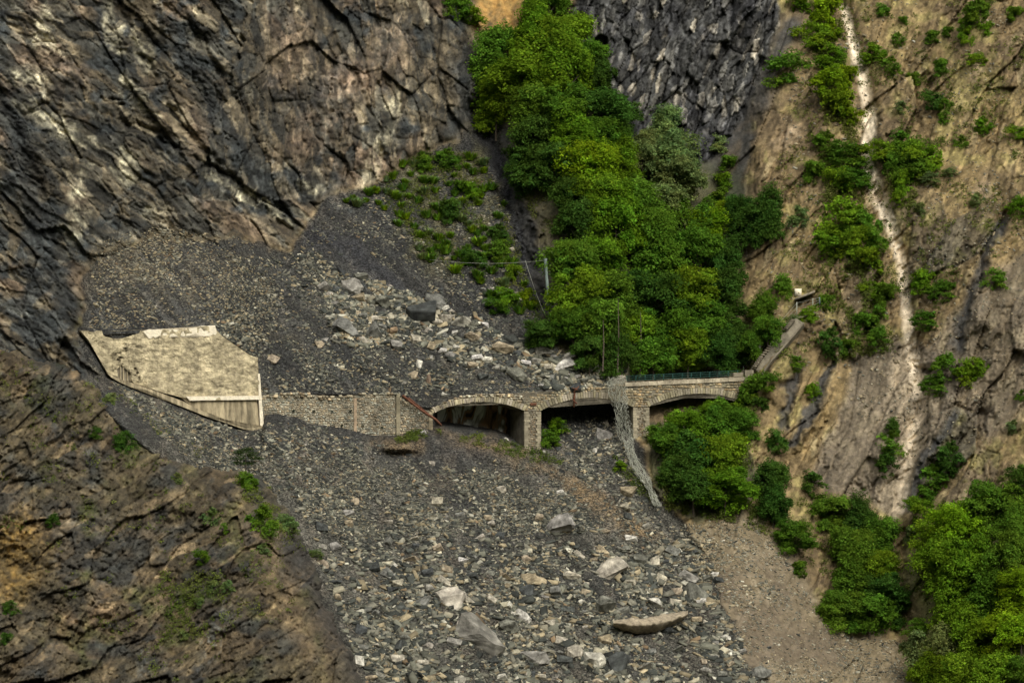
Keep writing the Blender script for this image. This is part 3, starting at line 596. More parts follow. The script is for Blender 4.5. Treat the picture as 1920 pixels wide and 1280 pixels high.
rubble('loose_top_stone', [(486, 744), (500, 739), (560, 735.5), (590, 739), (620, 744), (650, 741), (690, 735), (742, 736), (742, 744), (690, 743), (620, 750), (560, 745), (486, 748)], rw, 4.4, 3.2, 8, (.05, .4), .05, (.33, .28, .19), .45, .25, 23)
me = prism_mesh('pilaster', [(742.5, 737), (749.5, 737), (750, 850), (743, 850)], -.10, .9, (.235, .205, .135)); link('pilaster', me, rw, M['masonry'])
me = prism_mesh('joint_band', [(663.5, 746), (668.5, 746), (668.5, 850), (663.5, 850)], -.07, .6, (.37, .275, .18)); link('joint_band', me, rw, M['masonry'])
y = 772
while y < 840:
    v = random.uniform(.85, 1.15); me = prism_mesh('corner_stone', [(803.5, y), (811, y), (811, y + 5), (803.5, y + 5)], -.08, .5, (.30 * v, .25 * v, .16 * v)); link('corner_stone', me, rw, M['masonry']); y += 5.5
for (x, y) in [(550, 770), (588, 770), (622, 771), (657, 770), (641, 797), (680, 798), (716, 801)]:
    v, f = tube([BP(x, y, -.16), BP(x, y, .1)], .10, 8)
    vi, fi = tube([BP(x, y, -.16), BP(x, y, .6)], .085, 8); link('weep_hole', np_mesh('weep_hole', *[a for a in join([(v, f)])]), rw, M['rail'])
# ------------------------------------------------------------------ broken pale concrete wall
cw_ = empty('concrete_wall', BP(330, 720, 0)); tag(cw_, 'pale broken concrete wall fragment with jagged top standing on the dark scree', 'wall')
rj = random.Random(5)
topw = [(148, 619), (162, 620), (170, 625), (188, 619), (191, 633), (205, 640), (228, 637), (246, 634), (250, 628), (262, 626), (264, 621), (280, 619), (300, 618), (322, 617.5), (340, 621), (345, 617), (362, 614), (380, 612), (400, 611), (404, 624), (414, 632), (428, 641), (441, 651), (455, 660), (470, 667), (479, 670)]
dense = []
for (a, b) in zip(topw[:-1], topw[1:]):
    n = max(1, int(math.hypot(b[0] - a[0], b[1] - a[1]) / 4))
    for k in range(n): dense.append((a[0] + (b[0] - a[0]) * k / n + rj.uniform(-.6, .6), a[1] + (b[1] - a[1]) * k / n + rj.uniform(-1.1, .6)))
upper = dense + [(479.5, 670), (481.5, 705), (484, 741), (484, 748), (362, 750), (340, 745), (300, 735), (270, 725), (248, 718), (243.5, 712), (243.5, 668), (240, 640), (208, 642), (206, 652), (214, 669), (218, 706), (206, 701), (198, 697), (190, 685), (182, 664), (170, 645), (157, 630)]
def rough_panel(name, poly, t0, t1, parent, mat, bulge=.08, cell=6, seed=3):
    """prism whose front face is cut into a grid and made uneven"""
    me = prism_mesh(name, poly, t0, t1); bm = bmesh.new(); bm.from_mesh(me)
    front = [f for f in bm.faces if all(abs((v.co - BP(960, 640, t0)).dot(BN)) < 1e-3 for v in f.verts)]
    for ax in (0, 1):
        lo = min(p[ax] for p in poly); hi = max(p[ax] for p in poly); k = lo + cell
        while k < hi:
            if ax == 0: a, nrm = BP(k, 640, t0), BD
            else: a, nrm = BP(960, k, t0), Vector((0, 0, 1))
            fr = [f for f in bm.faces if all(abs((v.co - BP(960, 640, t0)).dot(BN)) < 1e-3 for v in f.verts)]
            g = list({e for f in fr for e in f.edges} | {v for f in fr for v in f.verts}) + fr
            bmesh.ops.bisect_plane(bm, geom=g, plane_co=a, plane_no=nrm, dist=1e-4); k += cell
    for v in bm.verts:
        if abs((v.co - BP(960, 640, t0)).dot(BN)) < 1e-3:
            v.co += BN * (bulge * (mnoise.noise(v.co * .7 + Vector((seed, 0, 0))) + .7 * mnoise.noise(v.co * 2.3)))
    bmesh.ops.triangulate(bm, faces=[f for f in bm.faces if len(f.verts) > 4])
    bm.to_mesh(me); bm.free(); return link(name, me, parent, mat)
rough_panel('upper_panel', upper, -.75, .6, cw_, M['concrete'], .16, 4)
rough_panel('lower_panel', [(330, 740), (478, 740), (483, 790), (484, 799), (462, 801), (440, 797), (400, 780), (360, 763)], -.58, .55, cw_, M['concrete_low'], .05, 6, 8)
prism('ledge', [(345, 742.5), (484.3, 741.3), (484.6, 748.6), (352, 750.4)], -.86, -.3, cw_, M['concrete_edge'])
prism('end_edge', [(479.8, 700), (483.5, 700), (486.5, 742), (488.5, 768), (491, 797), (484.5, 801), (482.5, 770)], -.8, .62, cw_, M['concrete_edge'])
prism('foot_slab', [(196, 698), (206, 702), (225, 712), (248, 718.5), (272, 727), (300, 737), (340, 752), (362, 764), (400, 781), (440, 798), (462, 802), (490, 798.5), (489, 801), (472, 807), (452, 804), (420, 792), (380, 779), (340, 763), (300, 745), (270, 731), (240, 725), (222, 717), (205, 707)], -.95, .5, cw_, M['concrete_low'])
prism('top_edge', [(266, 622.5)] + [(x, y - .8) for x, y in dense if 268 < x < 401] + [(404 - 4 * k, 622 + 2.2 * (k / 10) + rj.uniform(0, 8)) for k in range(34)], -.775, .3, cw_, M['concrete_edge'])
prism('niche_back', [(200, 634), (248, 634), (248, 718), (212, 712)], -.45, .4, cw_, M['old_concrete'])  # shade of the cavity put into the darker colour of its back and stones
rubble('niche_stone', [(209, 641), (240, 640), (241, 666), (215, 668)], cw_, 5, 4, 9, (.05, .28), -.45, (.15, .115, .072), .45, .15, 31)
for k, (xa, ya) in enumerate([(222, 672), (228, 672), (235, 671), (241, 670)]):
    prism('groove_rib', [(xa, ya), (xa + 2.2, ya), (xa + 2.4, 714), (xa + .2, 713)], -.62, -.4, cw_, M['concrete_low'])

# ------------------------------------------------------------------ rockfall net, rusty irons, pole, cables
ne = [(708, 1142, 1173), (716, 1141, 1174), (730, 1142, 1176), (760, 1149, 1178), (790, 1155, 1182), (820, 1163, 1187), (850, 1174, 1192), (880, 1190, 1206), (900, 1202, 1220), (920, 1214, 1229), (935, 1222, 1234), (948, 1229, 1238)]
def net_pt(v, u, layer=0):
    yy = 708 + (948 - 708) * v; xl = np.interp(yy, [a[0] for a in ne], [a[1] for a in ne]); xr = np.interp(yy, [a[0] for a in ne], [a[2] for a in ne])
    fold = .30 * math.sin(u * 9 + v * 4 + layer * 2) + .15 * math.sin(v * 31 + u * 5)
    q_ = math.sin(v * 617.3 + u * 131.7 + layer * 57.1) * 43758.5; q_ -= math.floor(q_); q2 = math.sin(v * 317.3 + u * 231.7 + layer * 17.1) * 23758.5; q2 -= math.floor(q2); yy += (q2 - .5) * 4.5
    px = xl + (xr - xl) * (.5 + (u - .5) * (1 + .16 * math.sin(v * 19 + layer))) + 1.6 * math.sin(v * 23 + u * 3 + layer) + (q_ - .5) * 4.2; Y = min(float(Bdepth(px)) - .75, float(terr(px, yy)) - 1.1)
    return P(px, yy, Y + fold - .25 * layer)
parts = []
NV, NU = 58, 8
for layer in (0, 1):
    for i in range(NV):
        for j in range(NU):
            r_ = random.Random(i * 97 + j * 13 + layer)
            if r_.random() < .12: continue
            a = net_pt(i / NV, (j + .5 * (i % 2)) / NU, layer); b = net_pt((i + 1) / NV, min(1, (j + .5 * ((i + 1) % 2)) / NU), layer); c2 = net_pt((i + 1) / NV, min(1, max(0, (j + .5 * ((i + 1) % 2) + (1 if i % 2 else -1)) / NU)), layer)
            parts.append(tube([a, b], r_.uniform(.012, .023), 3, False)); parts.append(tube([a, c2], r_.uniform(.012, .023), 3, False))
V, F = join(parts)
tag(link('rockfall_net', np_mesh('rockfall_net', V, F), mat=M['wire']), 'torn grey wire rockfall net hanging down over the viaduct between second and third arch', 'net')
def bar(pts, wd):
    return tube(pts, wd, 4)
V, F = join([bar([BP(752, 741, -.5), BP(785, 768, -.7), BP(812, 786, -.9), BP(823, 797, -.8)], .12), bar([BP(764, 745, -.35), BP(800, 775, -.55)], .06)])
tag(link('rusty_beam', np_mesh('rusty_beam', V, F), mat=M['rust']), 'long bent rusty steel beam slanting across the left end of first arch', 'beam')
V, F = join([bar([BP(1077, 727, -.4), BP(1073, 738, -.6), BP(1071.5, 763, -.7)], .10), bar([BP(1069, 748, -.7), BP(1077, 757, -.75)], .07), bar([BP(1072, 735, -.5), BP(1083, 724, -.4)], .05), bar([BP(1070, 727, -.4), BP(1081, 731, -.5)], .04)])
tag(link('rusty_bracket', np_mesh('rusty_bracket', V, F), mat=M['rust']), 'rusty iron bracket dangling in front of the second arch', 'bracket')
pl = empty('utility_pole', ground(1030, 600)); tag(pl, 'grey green steel pole standing at left edge of the gully wood', 'pole')
pz = float(terr(1030, 600)) - .3
tube_obj('lower_shaft', [P(1030, 604, pz), P(1026.5, 540, pz)], .09, pl, M['steel'], 8); tube_obj('upper_shaft', [P(1026.5, 541, pz), P(1022.5, 486, pz)], .15, pl, M['steel'], 8)
tube_obj('pole_cap', [P(1022.7, 489, pz - .01), P(1022.3, 484.5, pz)], .19, pl, M['steel'], 8)
def cable(a, b, sag, n=14):
    return [tuple(Vector(a).lerp(Vector(b), i / n) - Vector((0, 0, sag * 4 * (i / n) * (1 - i / n)))) for i in range(n + 1)]
o = tube_obj('cable', cable(P(1022, 488, pz), P(800, 486, float(terr(800, 486)) - .6), .35), .013, None, M['wire'], 4); tag(o, 'thin slack cable running left from the steel pole over the tufted slope', 'cable')
o = tube_obj('cable', cable(P(985, 488, float(terr(985, 520)) - .8), P(1023, 592, pz - .2), .3), .018, None, M['wire'], 4); tag(o, 'pale loose cable slanting down to foot of the steel pole', 'cable')

# ------------------------------------------------------------------ stairway and fence on the right
st = empty('stairway', ground(1425, 705)); tag(st, 'steep narrow stone stairway climbing the hillside from right end of viaduct', 'stairway')
path = [(1414, 692), (1430, 668), (1455, 640), (1475, 617), (1492, 596)]
def pz_(px, py): return float(terr(px, py))
def slab_strip(name, a, b, w_, th, parent, mat, dz=0):
    """a low wall between two pixel points, w_ px wide downhill"""
    bm = bmesh.new(); ring = []
    for (x, y) in (a, b):
        Y = pz_(x, y) - (1.5 if name == 'side_wall' else 1.3)
        ring.append([bm.verts.new(P(x, y, Y)), bm.verts.new(P(x + w_[0], y + w_[1], Y - .35)), bm.verts.new(P(x + w_[0], y + w_[1] + 8, Y + th)), bm.verts.new(P(x, y + 8, Y + th + .4))])
    for k in range(4): bm.faces.new((ring[0][k], ring[0][(k + 1) % 4], ring[1][(k + 1) % 4], ring[1][k]))
    bm.faces.new(ring[0][::-1]); bm.faces.new(ring[1]); bmesh.ops.recalc_face_normals(bm, faces=bm.faces)
    me = bpy.data.meshes.new(name); bm.to_mesh(me); bm.free(); return link(name, me, parent, mat)
for a, b in zip(path[:-1], path[1:]):
    slab_strip('side_wall', a, b, (14, 9), 1.2, st, M['mortar'])
    slab_strip('kerb', (a[0] + 14, a[1] + 7.5), (b[0] + 14, b[1] + 7.5), (2.5, 2), .5, st, M['old_concrete'])
    n = 7
    for k in range(n):
        t0 = k / n; x = a[0] + (b[0] - a[0]) * t0; y = a[1] + (b[1] - a[1]) * t0; Y = pz_(x, y) - 1.45
        v = []
        for dx, dyy, dY in ((-7, -1, 0), (1, 0, -.1), (1, 2.8, -.1), (-7, 1.8, 0)):
            v.append(tuple(P(x + dx, y + dyy, Y + dY - .3)));
        for dx, dyy, dY in ((-7, -1, 0), (1, 0, -.1), (1, 2.8, -.1), (-7, 1.8, 0)):
            v.append(tuple(P(x + dx, y + dyy, Y + dY + .5)))
        f = [(0, 3, 2, 1), (4, 5, 6, 7), (0, 1, 5, 4), (1, 2, 6, 5), (2, 3, 7, 6), (3, 0, 4, 7)]
        link('step', np_mesh('step', v, f), st, M['old_concrete'])
slab_strip('landing', (1490, 594), (1527, 583), (3, 4), 1.4, st, M['old_concrete'])
o = empty('concrete_slab', ground(1510, 560)); tag(o, 'small overhanging concrete slab set in the hillside above the stairway', 'slab')
def block(name, a, b, hpx, d0, d1, parent, mat):
    v = []; Ya = min(pz_(*a), pz_(*b))
    for dd in (d0, d1):
        for (x, y) in (a, b): v.append(tuple(P(x, y, Ya + dd))); v.append(tuple(P(x, y + hpx, Ya + dd)))
    f = [(0, 1, 3, 2), (4, 6, 7, 5), (0, 2, 6, 4), (1, 5, 7, 3), (0, 4, 5, 1), (2, 3, 7, 6)]
    return link(name, np_mesh(name, v, f), parent, mat)
block('slab', (1490, 559), (1528, 544), 4.5, -1.5, 1.5, o, M['old_concrete']); block('white_patch', (1490, 541), (1503, 541), 14, -.75, .3, o, M['concrete_edge'])
fe = empty('wire_fence', ground(1459, 625)); tag(fe, 'wire fence on thin pale posts beside the stairway', 'fence')
posts = [(1394, 703, 686), (1425, 664, 643), (1459, 627, 606), (1494, 592, 566), (1524, 579, 559), (1537, 569, 557)]
tops = []
for (x, y0, y1) in posts:
    Y = pz_(x, y0) - .9; tube_obj('post', [P(x, y0 + 2, Y), P(x, y1, Y)], .045, fe, M['wire'] if 1400 < x < 1530 else M['steel'], 4); tops.append((x, y0, y1, Y))
for fr in (.08, .4, .72):
    tube_obj('wire', [P(x, y1 + (y0 - y1) * fr, Y) for x, y0, y1, Y in tops], .014, fe, M['wire'], 3)

# ------------------------------------------------------------------ stones
def hull_rock(seed, n=13, flat=.45, box=True):
    r = random.Random(seed); bm = bmesh.new()
    for i in range(n):
        if box: p = Vector([math.copysign(abs(r.uniform(-1, 1)) ** .35, r.uniform(-1, 1)) for _ in range(3)])
        else: p = Vector([r.gauss(0, 1) for _ in range(3)]).normalized()
        bm.verts.new((p.x * r.uniform(.75, 1), p.y * .8 * r.uniform(.75, 1), p.z * flat * r.uniform(.8, 1)))
    res = bmesh.ops.convex_hull(bm, input=bm.verts)
    bmesh.ops.delete(bm, geom=[v for v in bm.verts if not v.link_faces], context='VERTS')
    bmesh.ops.dissolve_limit(bm, angle_limit=R(9), verts=bm.verts, edges=bm.edges)
    bmesh.ops.bevel(bm, geom=list(bm.edges), offset=.035, segments=1, affect='EDGES')
    bmesh.ops.triangulate(bm, faces=[f for f in bm.faces if len(f.verts) > 4])
    bmesh.ops.recalc_face_normals(bm, faces=bm.faces)
    me = bpy.data.meshes.new('boulder'); bm.to_mesh(me); bm.free(); me.materials.append(M['boulder']); return me
ROCKS = [hull_rock(i, 12 + i % 5, [.28, .4, .55, .34][i % 4], i % 5 != 4) for i in range(22)]
def big_rock(seed):
    r = random.Random(seed); bm = bmesh.new()
    for i in range(26):
        p = Vector([r.gauss(0, 1) for _ in range(3)]).normalized(); q = max(abs(p.x), abs(p.y), abs(p.z)); p = p / q ** .9
        bm.verts.new((p.x * r.uniform(.72, 1), p.y * .8 * r.uniform(.72, 1), p.z * .42 * r.uniform(.7, 1)))
    bmesh.ops.convex_hull(bm, input=bm.verts); bmesh.ops.delete(bm, geom=[v for v in bm.verts if not v.link_faces], context='VERTS')
    bmesh.ops.dissolve_limit(bm, angle_limit=R(20), verts=bm.verts, edges=bm.edges); bmesh.ops.triangulate(bm, faces=bm.faces)
    bmesh.ops.subdivide_edges(bm, edges=bm.edges, cuts=3, use_grid_fill=True)
    for v in bm.verts:
        n_ = v.co.normalized(); k_ = mnoise.noise(v.co * 1.8 + Vector((seed, 0, 0))); k2 = mnoise.noise(v.co * 5 + Vector((0, seed, 0))); v.co += n_ * (.12 * k_ + .06 * k2)
    bmesh.ops.triangulate(bm, faces=bm.faces); bmesh.ops.recalc_face_normals(bm, faces=bm.faces)
    me = bpy.data.meshes.new('boulder'); bm.to_mesh(me); bm.free(); me.materials.append(M['boulder']); return me
BIGR = [big_rock(i) for i in range(6)]
TONES = {'grey': (.17, .167, .140), 'dark': (.060, .064, .060), 'pale': (.40, .36, .285), 'tan': (.33, .27, .185), 'white': (.52, .49, .43), 'brown': (.22, .155, .10), 'mid': (.245, .23, .195)}
WORDS = {'grey': 'grey', 'dark': 'dark grey', 'pale': 'pale grey', 'tan': 'tan', 'white': 'whitish', 'brown': 'reddish brown', 'mid': 'light grey'}
used_rocks = []
def rock(px, py, wd, ht, tone, label, group=None, ang=None, sink=.25, k=None, cat='boulder'):
    r = random.Random(int(px * 7 + py * 13)); me = ROCKS[k] if k is not None else BIGR[r.randrange(6)] if wd > 29 else ROCKS[r.randrange(22)]
    o = bpy.data.objects.new('boulder', me); COL.objects.link(o)
    Y = float(terr(px, py)); hw = wd / S / 2; hh = ht / S / 2
    o.location = P(px, py, Y - hh * .25 + sink * .2)
    o.rotation_euler = (R(r.uniform(28, 52)), ang if ang is not None else R(r.uniform(-10, 28)), R(r.uniform(-25, 25)) + (math.pi if r.random() < .5 else 0))
    if wd > 60 and ht > 60: o.rotation_euler = (R(35), R(30), 0); hw *= 1.12; hh *= .62
    o.scale = (hw * 1.12, hh * 1.45 + .1, (hw + hh) * .95)
    t = TONES[tone]; v = r.uniform(.85, 1.15); o.color = (t[0] * v, t[1] * v, t[2] * v * r.uniform(.92, 1.05), 1)
    tag(o, label, cat, group or 'fallen boulders in the scree'); used_rocks.append((px, py, max(wd, ht) / 2))
    return o
BIG = [
 (790, 588, 62, 42, 'dark', 'largest dark blue-grey block on the upper heap, flat topped'), (660, 540, 42, 28, 'mid', 'wedge with pale flat top at upper left of the heap above wall'),
 (648, 616, 48, 34, 'grey', 'pointed grey slab tilting right at left side of the upper heap'), (697, 626, 34, 34, 'grey', 'upright grey slab right of the pointed slab on the upper heap'),
 (672, 559, 28, 13, 'tan', 'small flat tan slab below the pale-topped wedge'), (718, 568, 34, 32, 'grey', 'split grey boulder left of the largest dark block'),
 (701, 599, 32, 11, 'pale', 'thin pale slab below the split grey boulder'), (838, 598, 30, 22, 'pale', 'cream angular boulder touching right side of the largest dark block'),
 (815, 568, 44, 28, 'grey', 'grey ridged boulder behind the largest dark block'), (869, 606, 42, 26, 'mid', 'row of light grey slabs right of the cream angular boulder'),
 (940, 653, 46, 26, 'tan', 'broad flat tan boulder in middle of the upper heap'), (958, 638, 30, 16, 'dark', 'dark slab just above the broad flat tan boulder'),
 (1057, 688, 44, 22, 'white', 'bright cream flat boulder on the buried deck above the second arch'), (1064, 673, 30, 20, 'mid', 'light grey slab leaning behind the bright cream boulder'),
 (1108, 693, 36, 16, 'grey', 'long grey block on the deck right of the bright cream boulder'), (1150, 699, 26, 10, 'grey', 'low grey block at head of the hanging net'),
 (967, 703, 42, 20, 'grey', 'long squared grey slab slanting down above the first pier'), (908, 611, 20, 10, 'white', 'thin white flake standing at top edge of upper heap'),
 (885, 632, 30, 24, 'tan', 'square tan and grey block at upper middle of the heap'), (915, 677, 18, 16, 'white', 'small whitish block below the broad flat tan boulder'),
 (886, 686, 22, 12, 'tan', 'low tan stone alone above the first arch'), (904, 706, 22, 22, 'dark', 'dark stone sunk in gravel above the first arch'),
 (597, 645, 21, 18, 'tan', 'squarish tan stone on bare gravel below the pointed grey slab'), (785, 684, 17, 17, 'white', 'white stone halfway between heap and wall'),
 (773, 703, 24, 16, 'tan', 'pair of rounded tan stones below the white stone'), (803, 712, 12, 24, 'brown', 'upright reddish tan stone above the rusty beam'),
 (512, 676, 21, 19, 'tan', 'lone tan stone right of the broken concrete wall'), (1020, 662, 34, 16, 'mid', 'light slab on crest of the heap left of the bright cream boulder'),
 (1047, 987, 66, 34, 'mid', 'large jagged light grey boulder in middle of the lower scree'), (1142, 1070, 62, 32, 'pale', 'large oblong pale boulder in lower scree right of centre'),
 (840, 1123, 58, 42, 'pale', 'pale slab with grey side lying left of centre in lower scree'), (905, 1200, 92, 66, 'mid', 'biggest light grey boulder near the bottom edge of the scree'),
 (1002, 1233, 50, 30, 'mid', 'pointed light grey slab right of the biggest boulder'), (1132, 1136, 36, 52, 'grey', 'tall grey boulder left of the broken ledge in lower scree'),
 (1305, 1113, 38, 36, 'grey', 'grey squared boulder at right edge of the lower scree'), (1118, 1235, 42, 28, 'white', 'whitish wedge at bottom of the scree beside a dark block'),
 (1155, 1243, 40, 42, 'dark', 'dark square block right of the whitish wedge'), (1080, 1223, 32, 30, 'pale', 'pale block left of the whitish wedge'),
 (983, 1158, 32, 24, 'white', 'whitish slab above the pointed light grey slab'), (955, 1176, 40, 30, 'grey', 'grey slab right of the biggest boulder'),
 (1042, 1110, 26, 26, 'grey', 'square grey block below the black stone'), (997, 1089, 46, 22, 'tan', 'tan grey slab lying over the black stone'),
 (984, 1109, 34, 22, 'dark', 'almost black stone under the tan grey slab'), (950, 1080, 20, 28, 'tan', 'upright tan stone above the tan grey slab'),
 (1070, 1080, 36, 18, 'pale', 'flat pale stone left of the large oblong boulder'), (1177, 921, 28, 24, 'tan', 'tan block with grey underside left of the foot of net'),
 (1170, 953, 24, 14, 'pale', 'flat pale slab under the tan block by net foot'), (1132, 816, 32, 26, 'mid', 'split light grey boulder lying inside the second arch'),
 (1425, 1266, 38, 26, 'grey', 'grey flat block alone at the bottom edge on brown scree'), (1292, 1081, 36, 16, 'mid', 'flat light grey slab at upper right edge of the lower scree'),
 (1240, 1088, 26, 20, 'pale', 'pale block left of the flat light slab in lower scree'), (672, 1241, 18, 20, 'white', 'whitish stone at lower left beside the rock outcrop'),
 (655, 983, 14, 16, 'tan', 'small tan stone at left of the lower scree'), (1130, 1030, 26, 16, 'tan', 'flat tan stone above the large oblong pale boulder'),
 (860, 969, 26, 14, 'grey', 'grey stone beside a small hollow in upper part of the scree'), (914, 973, 16, 14, 'tan', 'small tan stone right of the hollow in the scree'),
 (1270, 1108, 26, 16, 'tan', 'tan block left of the grey squared boulder'), (1365, 1221, 16, 13, 'white', 'white stone at right edge of scree near the bottom'),
 (1100, 1112, 22, 14, 'tan', 'small tan stone left of the tall grey boulder'), (1200, 1050, 28, 16, 'grey', 'grey stone right of the large oblong pale boulder')]
for (x, y, a, b, t, l) in BIG: rock(x, y, a, b, t, l, k=2 if l.startswith('largest') else None, ang=R(6) if l.startswith('largest') else None)
LG = [(1150, 1163, 1167, 1170), (1165, 1160, 1168, 1177), (1185, 1158, 1170, 1183), (1205, 1160, 1171, 1184), (1225, 1155, 1169, 1182), (1243, 1151, 1166, 1176), (1258, 1149, 1162, 1169), (1274, 1146, 1156, 1161), (1290, 1143, 1148, 1151)]
V = []; F = []; rl = random.Random(12); xs_ = np.linspace(1150, 1290, 29)
for x in xs_:
    yt, yf, ybm = [float(np.interp(x, [q[0] for q in LG], [q[k] for q in LG])) + rl.uniform(-1.4, 1.4) for k in (1, 2, 3)]; Y = float(terr(x, 1166))
    V += [tuple(P(x, yt, Y - .9 + rl.uniform(-.1, .1))), tuple(P(x, yf, Y - 2.0 + rl.uniform(-.15, .15))), tuple(P(x, yf + 2.5, Y - 1.9)), tuple(P(x, ybm + 3, Y - .9)), tuple(P(x, yt + 5, Y + .6))]
for i in range(len(xs_) - 1):
    for k in range(5): F.append((i * 5 + k, i * 5 + (k + 1) % 5, i * 5 + 5 + (k + 1) % 5, i * 5 + 5 + k))
n5 = (len(xs_) - 1) * 5; me = np_mesh('broken_slab', V, F)
tag(link('broken_slab', me, mat=stone_mat('pale_slab', 'rgb', .45, 1.35, 2.4, .9, 4.0, .14, color=(.30, .25, .175))), 'long low broken slab with pale top edge in the lower scree', 'slab')
for (x, y, a, b, l) in [(793, 812, 13, 8, 'whitish rubble lump at foot of the short wall left of first arch'), (890, 799, 13, 7, 'white stone lying inside mouth of the first arch'), (949, 823, 12, 9, 'whitish lump on the earth bank near the first pier'), (1020, 847, 11, 7, 'pale stone at foot of the first pier')]: rock(x, y, a, b, 'white', l, 'pale stones at foot of the arches')

# zones for the rest: polygon, number of medium boulders, number of small stones, size range px, colour weights
def size_hist(r, a, b, p): return (a ** (1 - p) + r * (b ** (1 - p) - a ** (1 - p))) ** (1 / (1 - p))
Z = [('on rubble heap above the walls', [(600, 515), (650, 510), (760, 545), (850, 580), (930, 620), (1030, 660), (1170, 700), (1165, 722), (1030, 732), (960, 700), (880, 690), (800, 650), (700, 650), (620, 640)], 84, 7000, 3.0, 17),
     ('on gravel behind retaining wall', [(430, 480), (600, 470), (650, 520), (620, 640), (800, 655), (960, 710), (1030, 732), (900, 736), (800, 760), (745, 735), (490, 738), (484, 672), (410, 612)], 12, 5200, 2.4, 8),
     ('on the fine gravel above the concrete wall', [(175, 470), (200, 445), (300, 425), (430, 440), (520, 500), (520, 640), (470, 660), (400, 606), (170, 614)], 0, 3600, 2.2, 6),
     ('on the tufted slope below the cliff', [(560, 470), (600, 400), (720, 340), (850, 290), (930, 330), (960, 430), (1000, 560), (1030, 640), (930, 610), (800, 545), (680, 480)], 8, 3600, 2.0, 7),
     ('in the upper part of the lower scree', [(215, 715), (330, 765), (440, 808), (500, 790), (600, 800), (700, 830), (830, 870), (1000, 860), (1060, 845), (1150, 830), (1220, 940), (1180, 1000), (600, 1000), (540, 930), (380, 880), (200, 740)], 14, 15000, 2.2, 9),
     ('in lower part of scree', [(545, 900), (900, 880), (1215, 930), (1300, 1010), (1350, 1080), (1345, 1130), (1400, 1240), (1430, 1290), (690, 1290), (620, 1120)], 132, 17500, 2.6, 17),
     ('inside the second arch', [(1030, 835), (1060, 790), (1150, 775), (1175, 830), (1210, 910), (1100, 900)], 8, 1100, 2.4, 9),
     ('on the brown scree at lower right', [(1250, 990), (1400, 970), (1480, 1050), (1560, 1180), (1690, 1200), (1700, 1290), (1400, 1290), (1340, 1110)], 2, 5200, 2.0, 6),
     ('on the brown hillside', [(1440, 380), (1500, 60), (1640, -20), (1930, -20), (1930, 700), (1800, 900), (1700, 900), (1560, 700), (1440, 690)], 0, 5200, 1.8, 6),
     ('behind the concrete wall', [(398, 606), (425, 590), (470, 620), (490, 665), (478, 674), (440, 652)], 0, 420, 2.6, 9)]
PAL = [('grey', 6), ('dark', 6), ('mid', 2.4), ('tan', 2.0), ('pale', 1.6), ('brown', .5), ('white', .6)]
def pick(r):
    q = r.random() * sum(a for _, a in PAL)
    for n_, a in PAL:
        q -= a
        if q <= 0: return n_
    return 'grey'
def sample(poly, r):
    xs = [p[0] for p in poly]; ys = [p[1] for p in poly]
    while True:
        x, y = r.uniform(min(xs), max(xs)), r.uniform(min(ys), max(ys))
        if inpoly(np.array([x]), np.array([y]), poly)[0]: return x, y
small = {}
for zi, (zn, poly, nb, ns, s0, s1) in enumerate(Z):
    r = random.Random(50 + zi); k = 0; tries = 0
    while k < nb and tries < 4000:
        tries += 1; x, y = sample(poly, r)
        if in_fg(x, y - 4) and x < 720: continue
        if zi == 5 and r.random() > sstep(880, 1120, y): continue
        sz = r.uniform(11, 29) if zi in (0, 5) else r.uniform(9, 15)
        if any(abs(x - a) + abs(y - b) < (c3 + sz / 2) * .9 for a, b, c3 in used_rocks): continue
        t = pick(r) if zi not in (0, 5) or r.random() < .5 else r.choice(['mid', 'tan', 'pale', 'pale', 'white', 'grey']); shape = r.choice(['slab', 'block']); asp = r.uniform(.4, .6) if shape == 'slab' else r.uniform(.65, .95)
        o = rock(x, y, sz, sz * asp, t, None, f'small boulders {zn}', cat='boulder'); small.setdefault((t, shape, zn), []).append((x, o)); k += 1
ORD = ['', 'first', 'second', 'third', 'fourth', 'fifth', 'sixth', 'seventh', 'eighth', 'ninth', 'tenth', 'eleventh', 'twelfth', 'thirteenth', 'fourteenth', 'fifteenth', 'sixteenth', 'seventeenth', 'eighteenth', 'nineteenth', 'twentieth']
def ordn(i): return ORD[i] if i < len(ORD) else f'{i}th'
for (t, shape, zn), lst in small.items():
    lst.sort(key=lambda a: a[0])
    for i, (x, o) in enumerate(lst):
        o['label'] = f'only small {WORDS[t]} {shape} {zn}' if len(lst) == 1 else (('leftmost' if i == 0 else 'rightmost' if i == len(lst) - 1 else f'{ordn(i + 1)} from left') + f' of small {WORDS[t]} {shape}s {zn}')
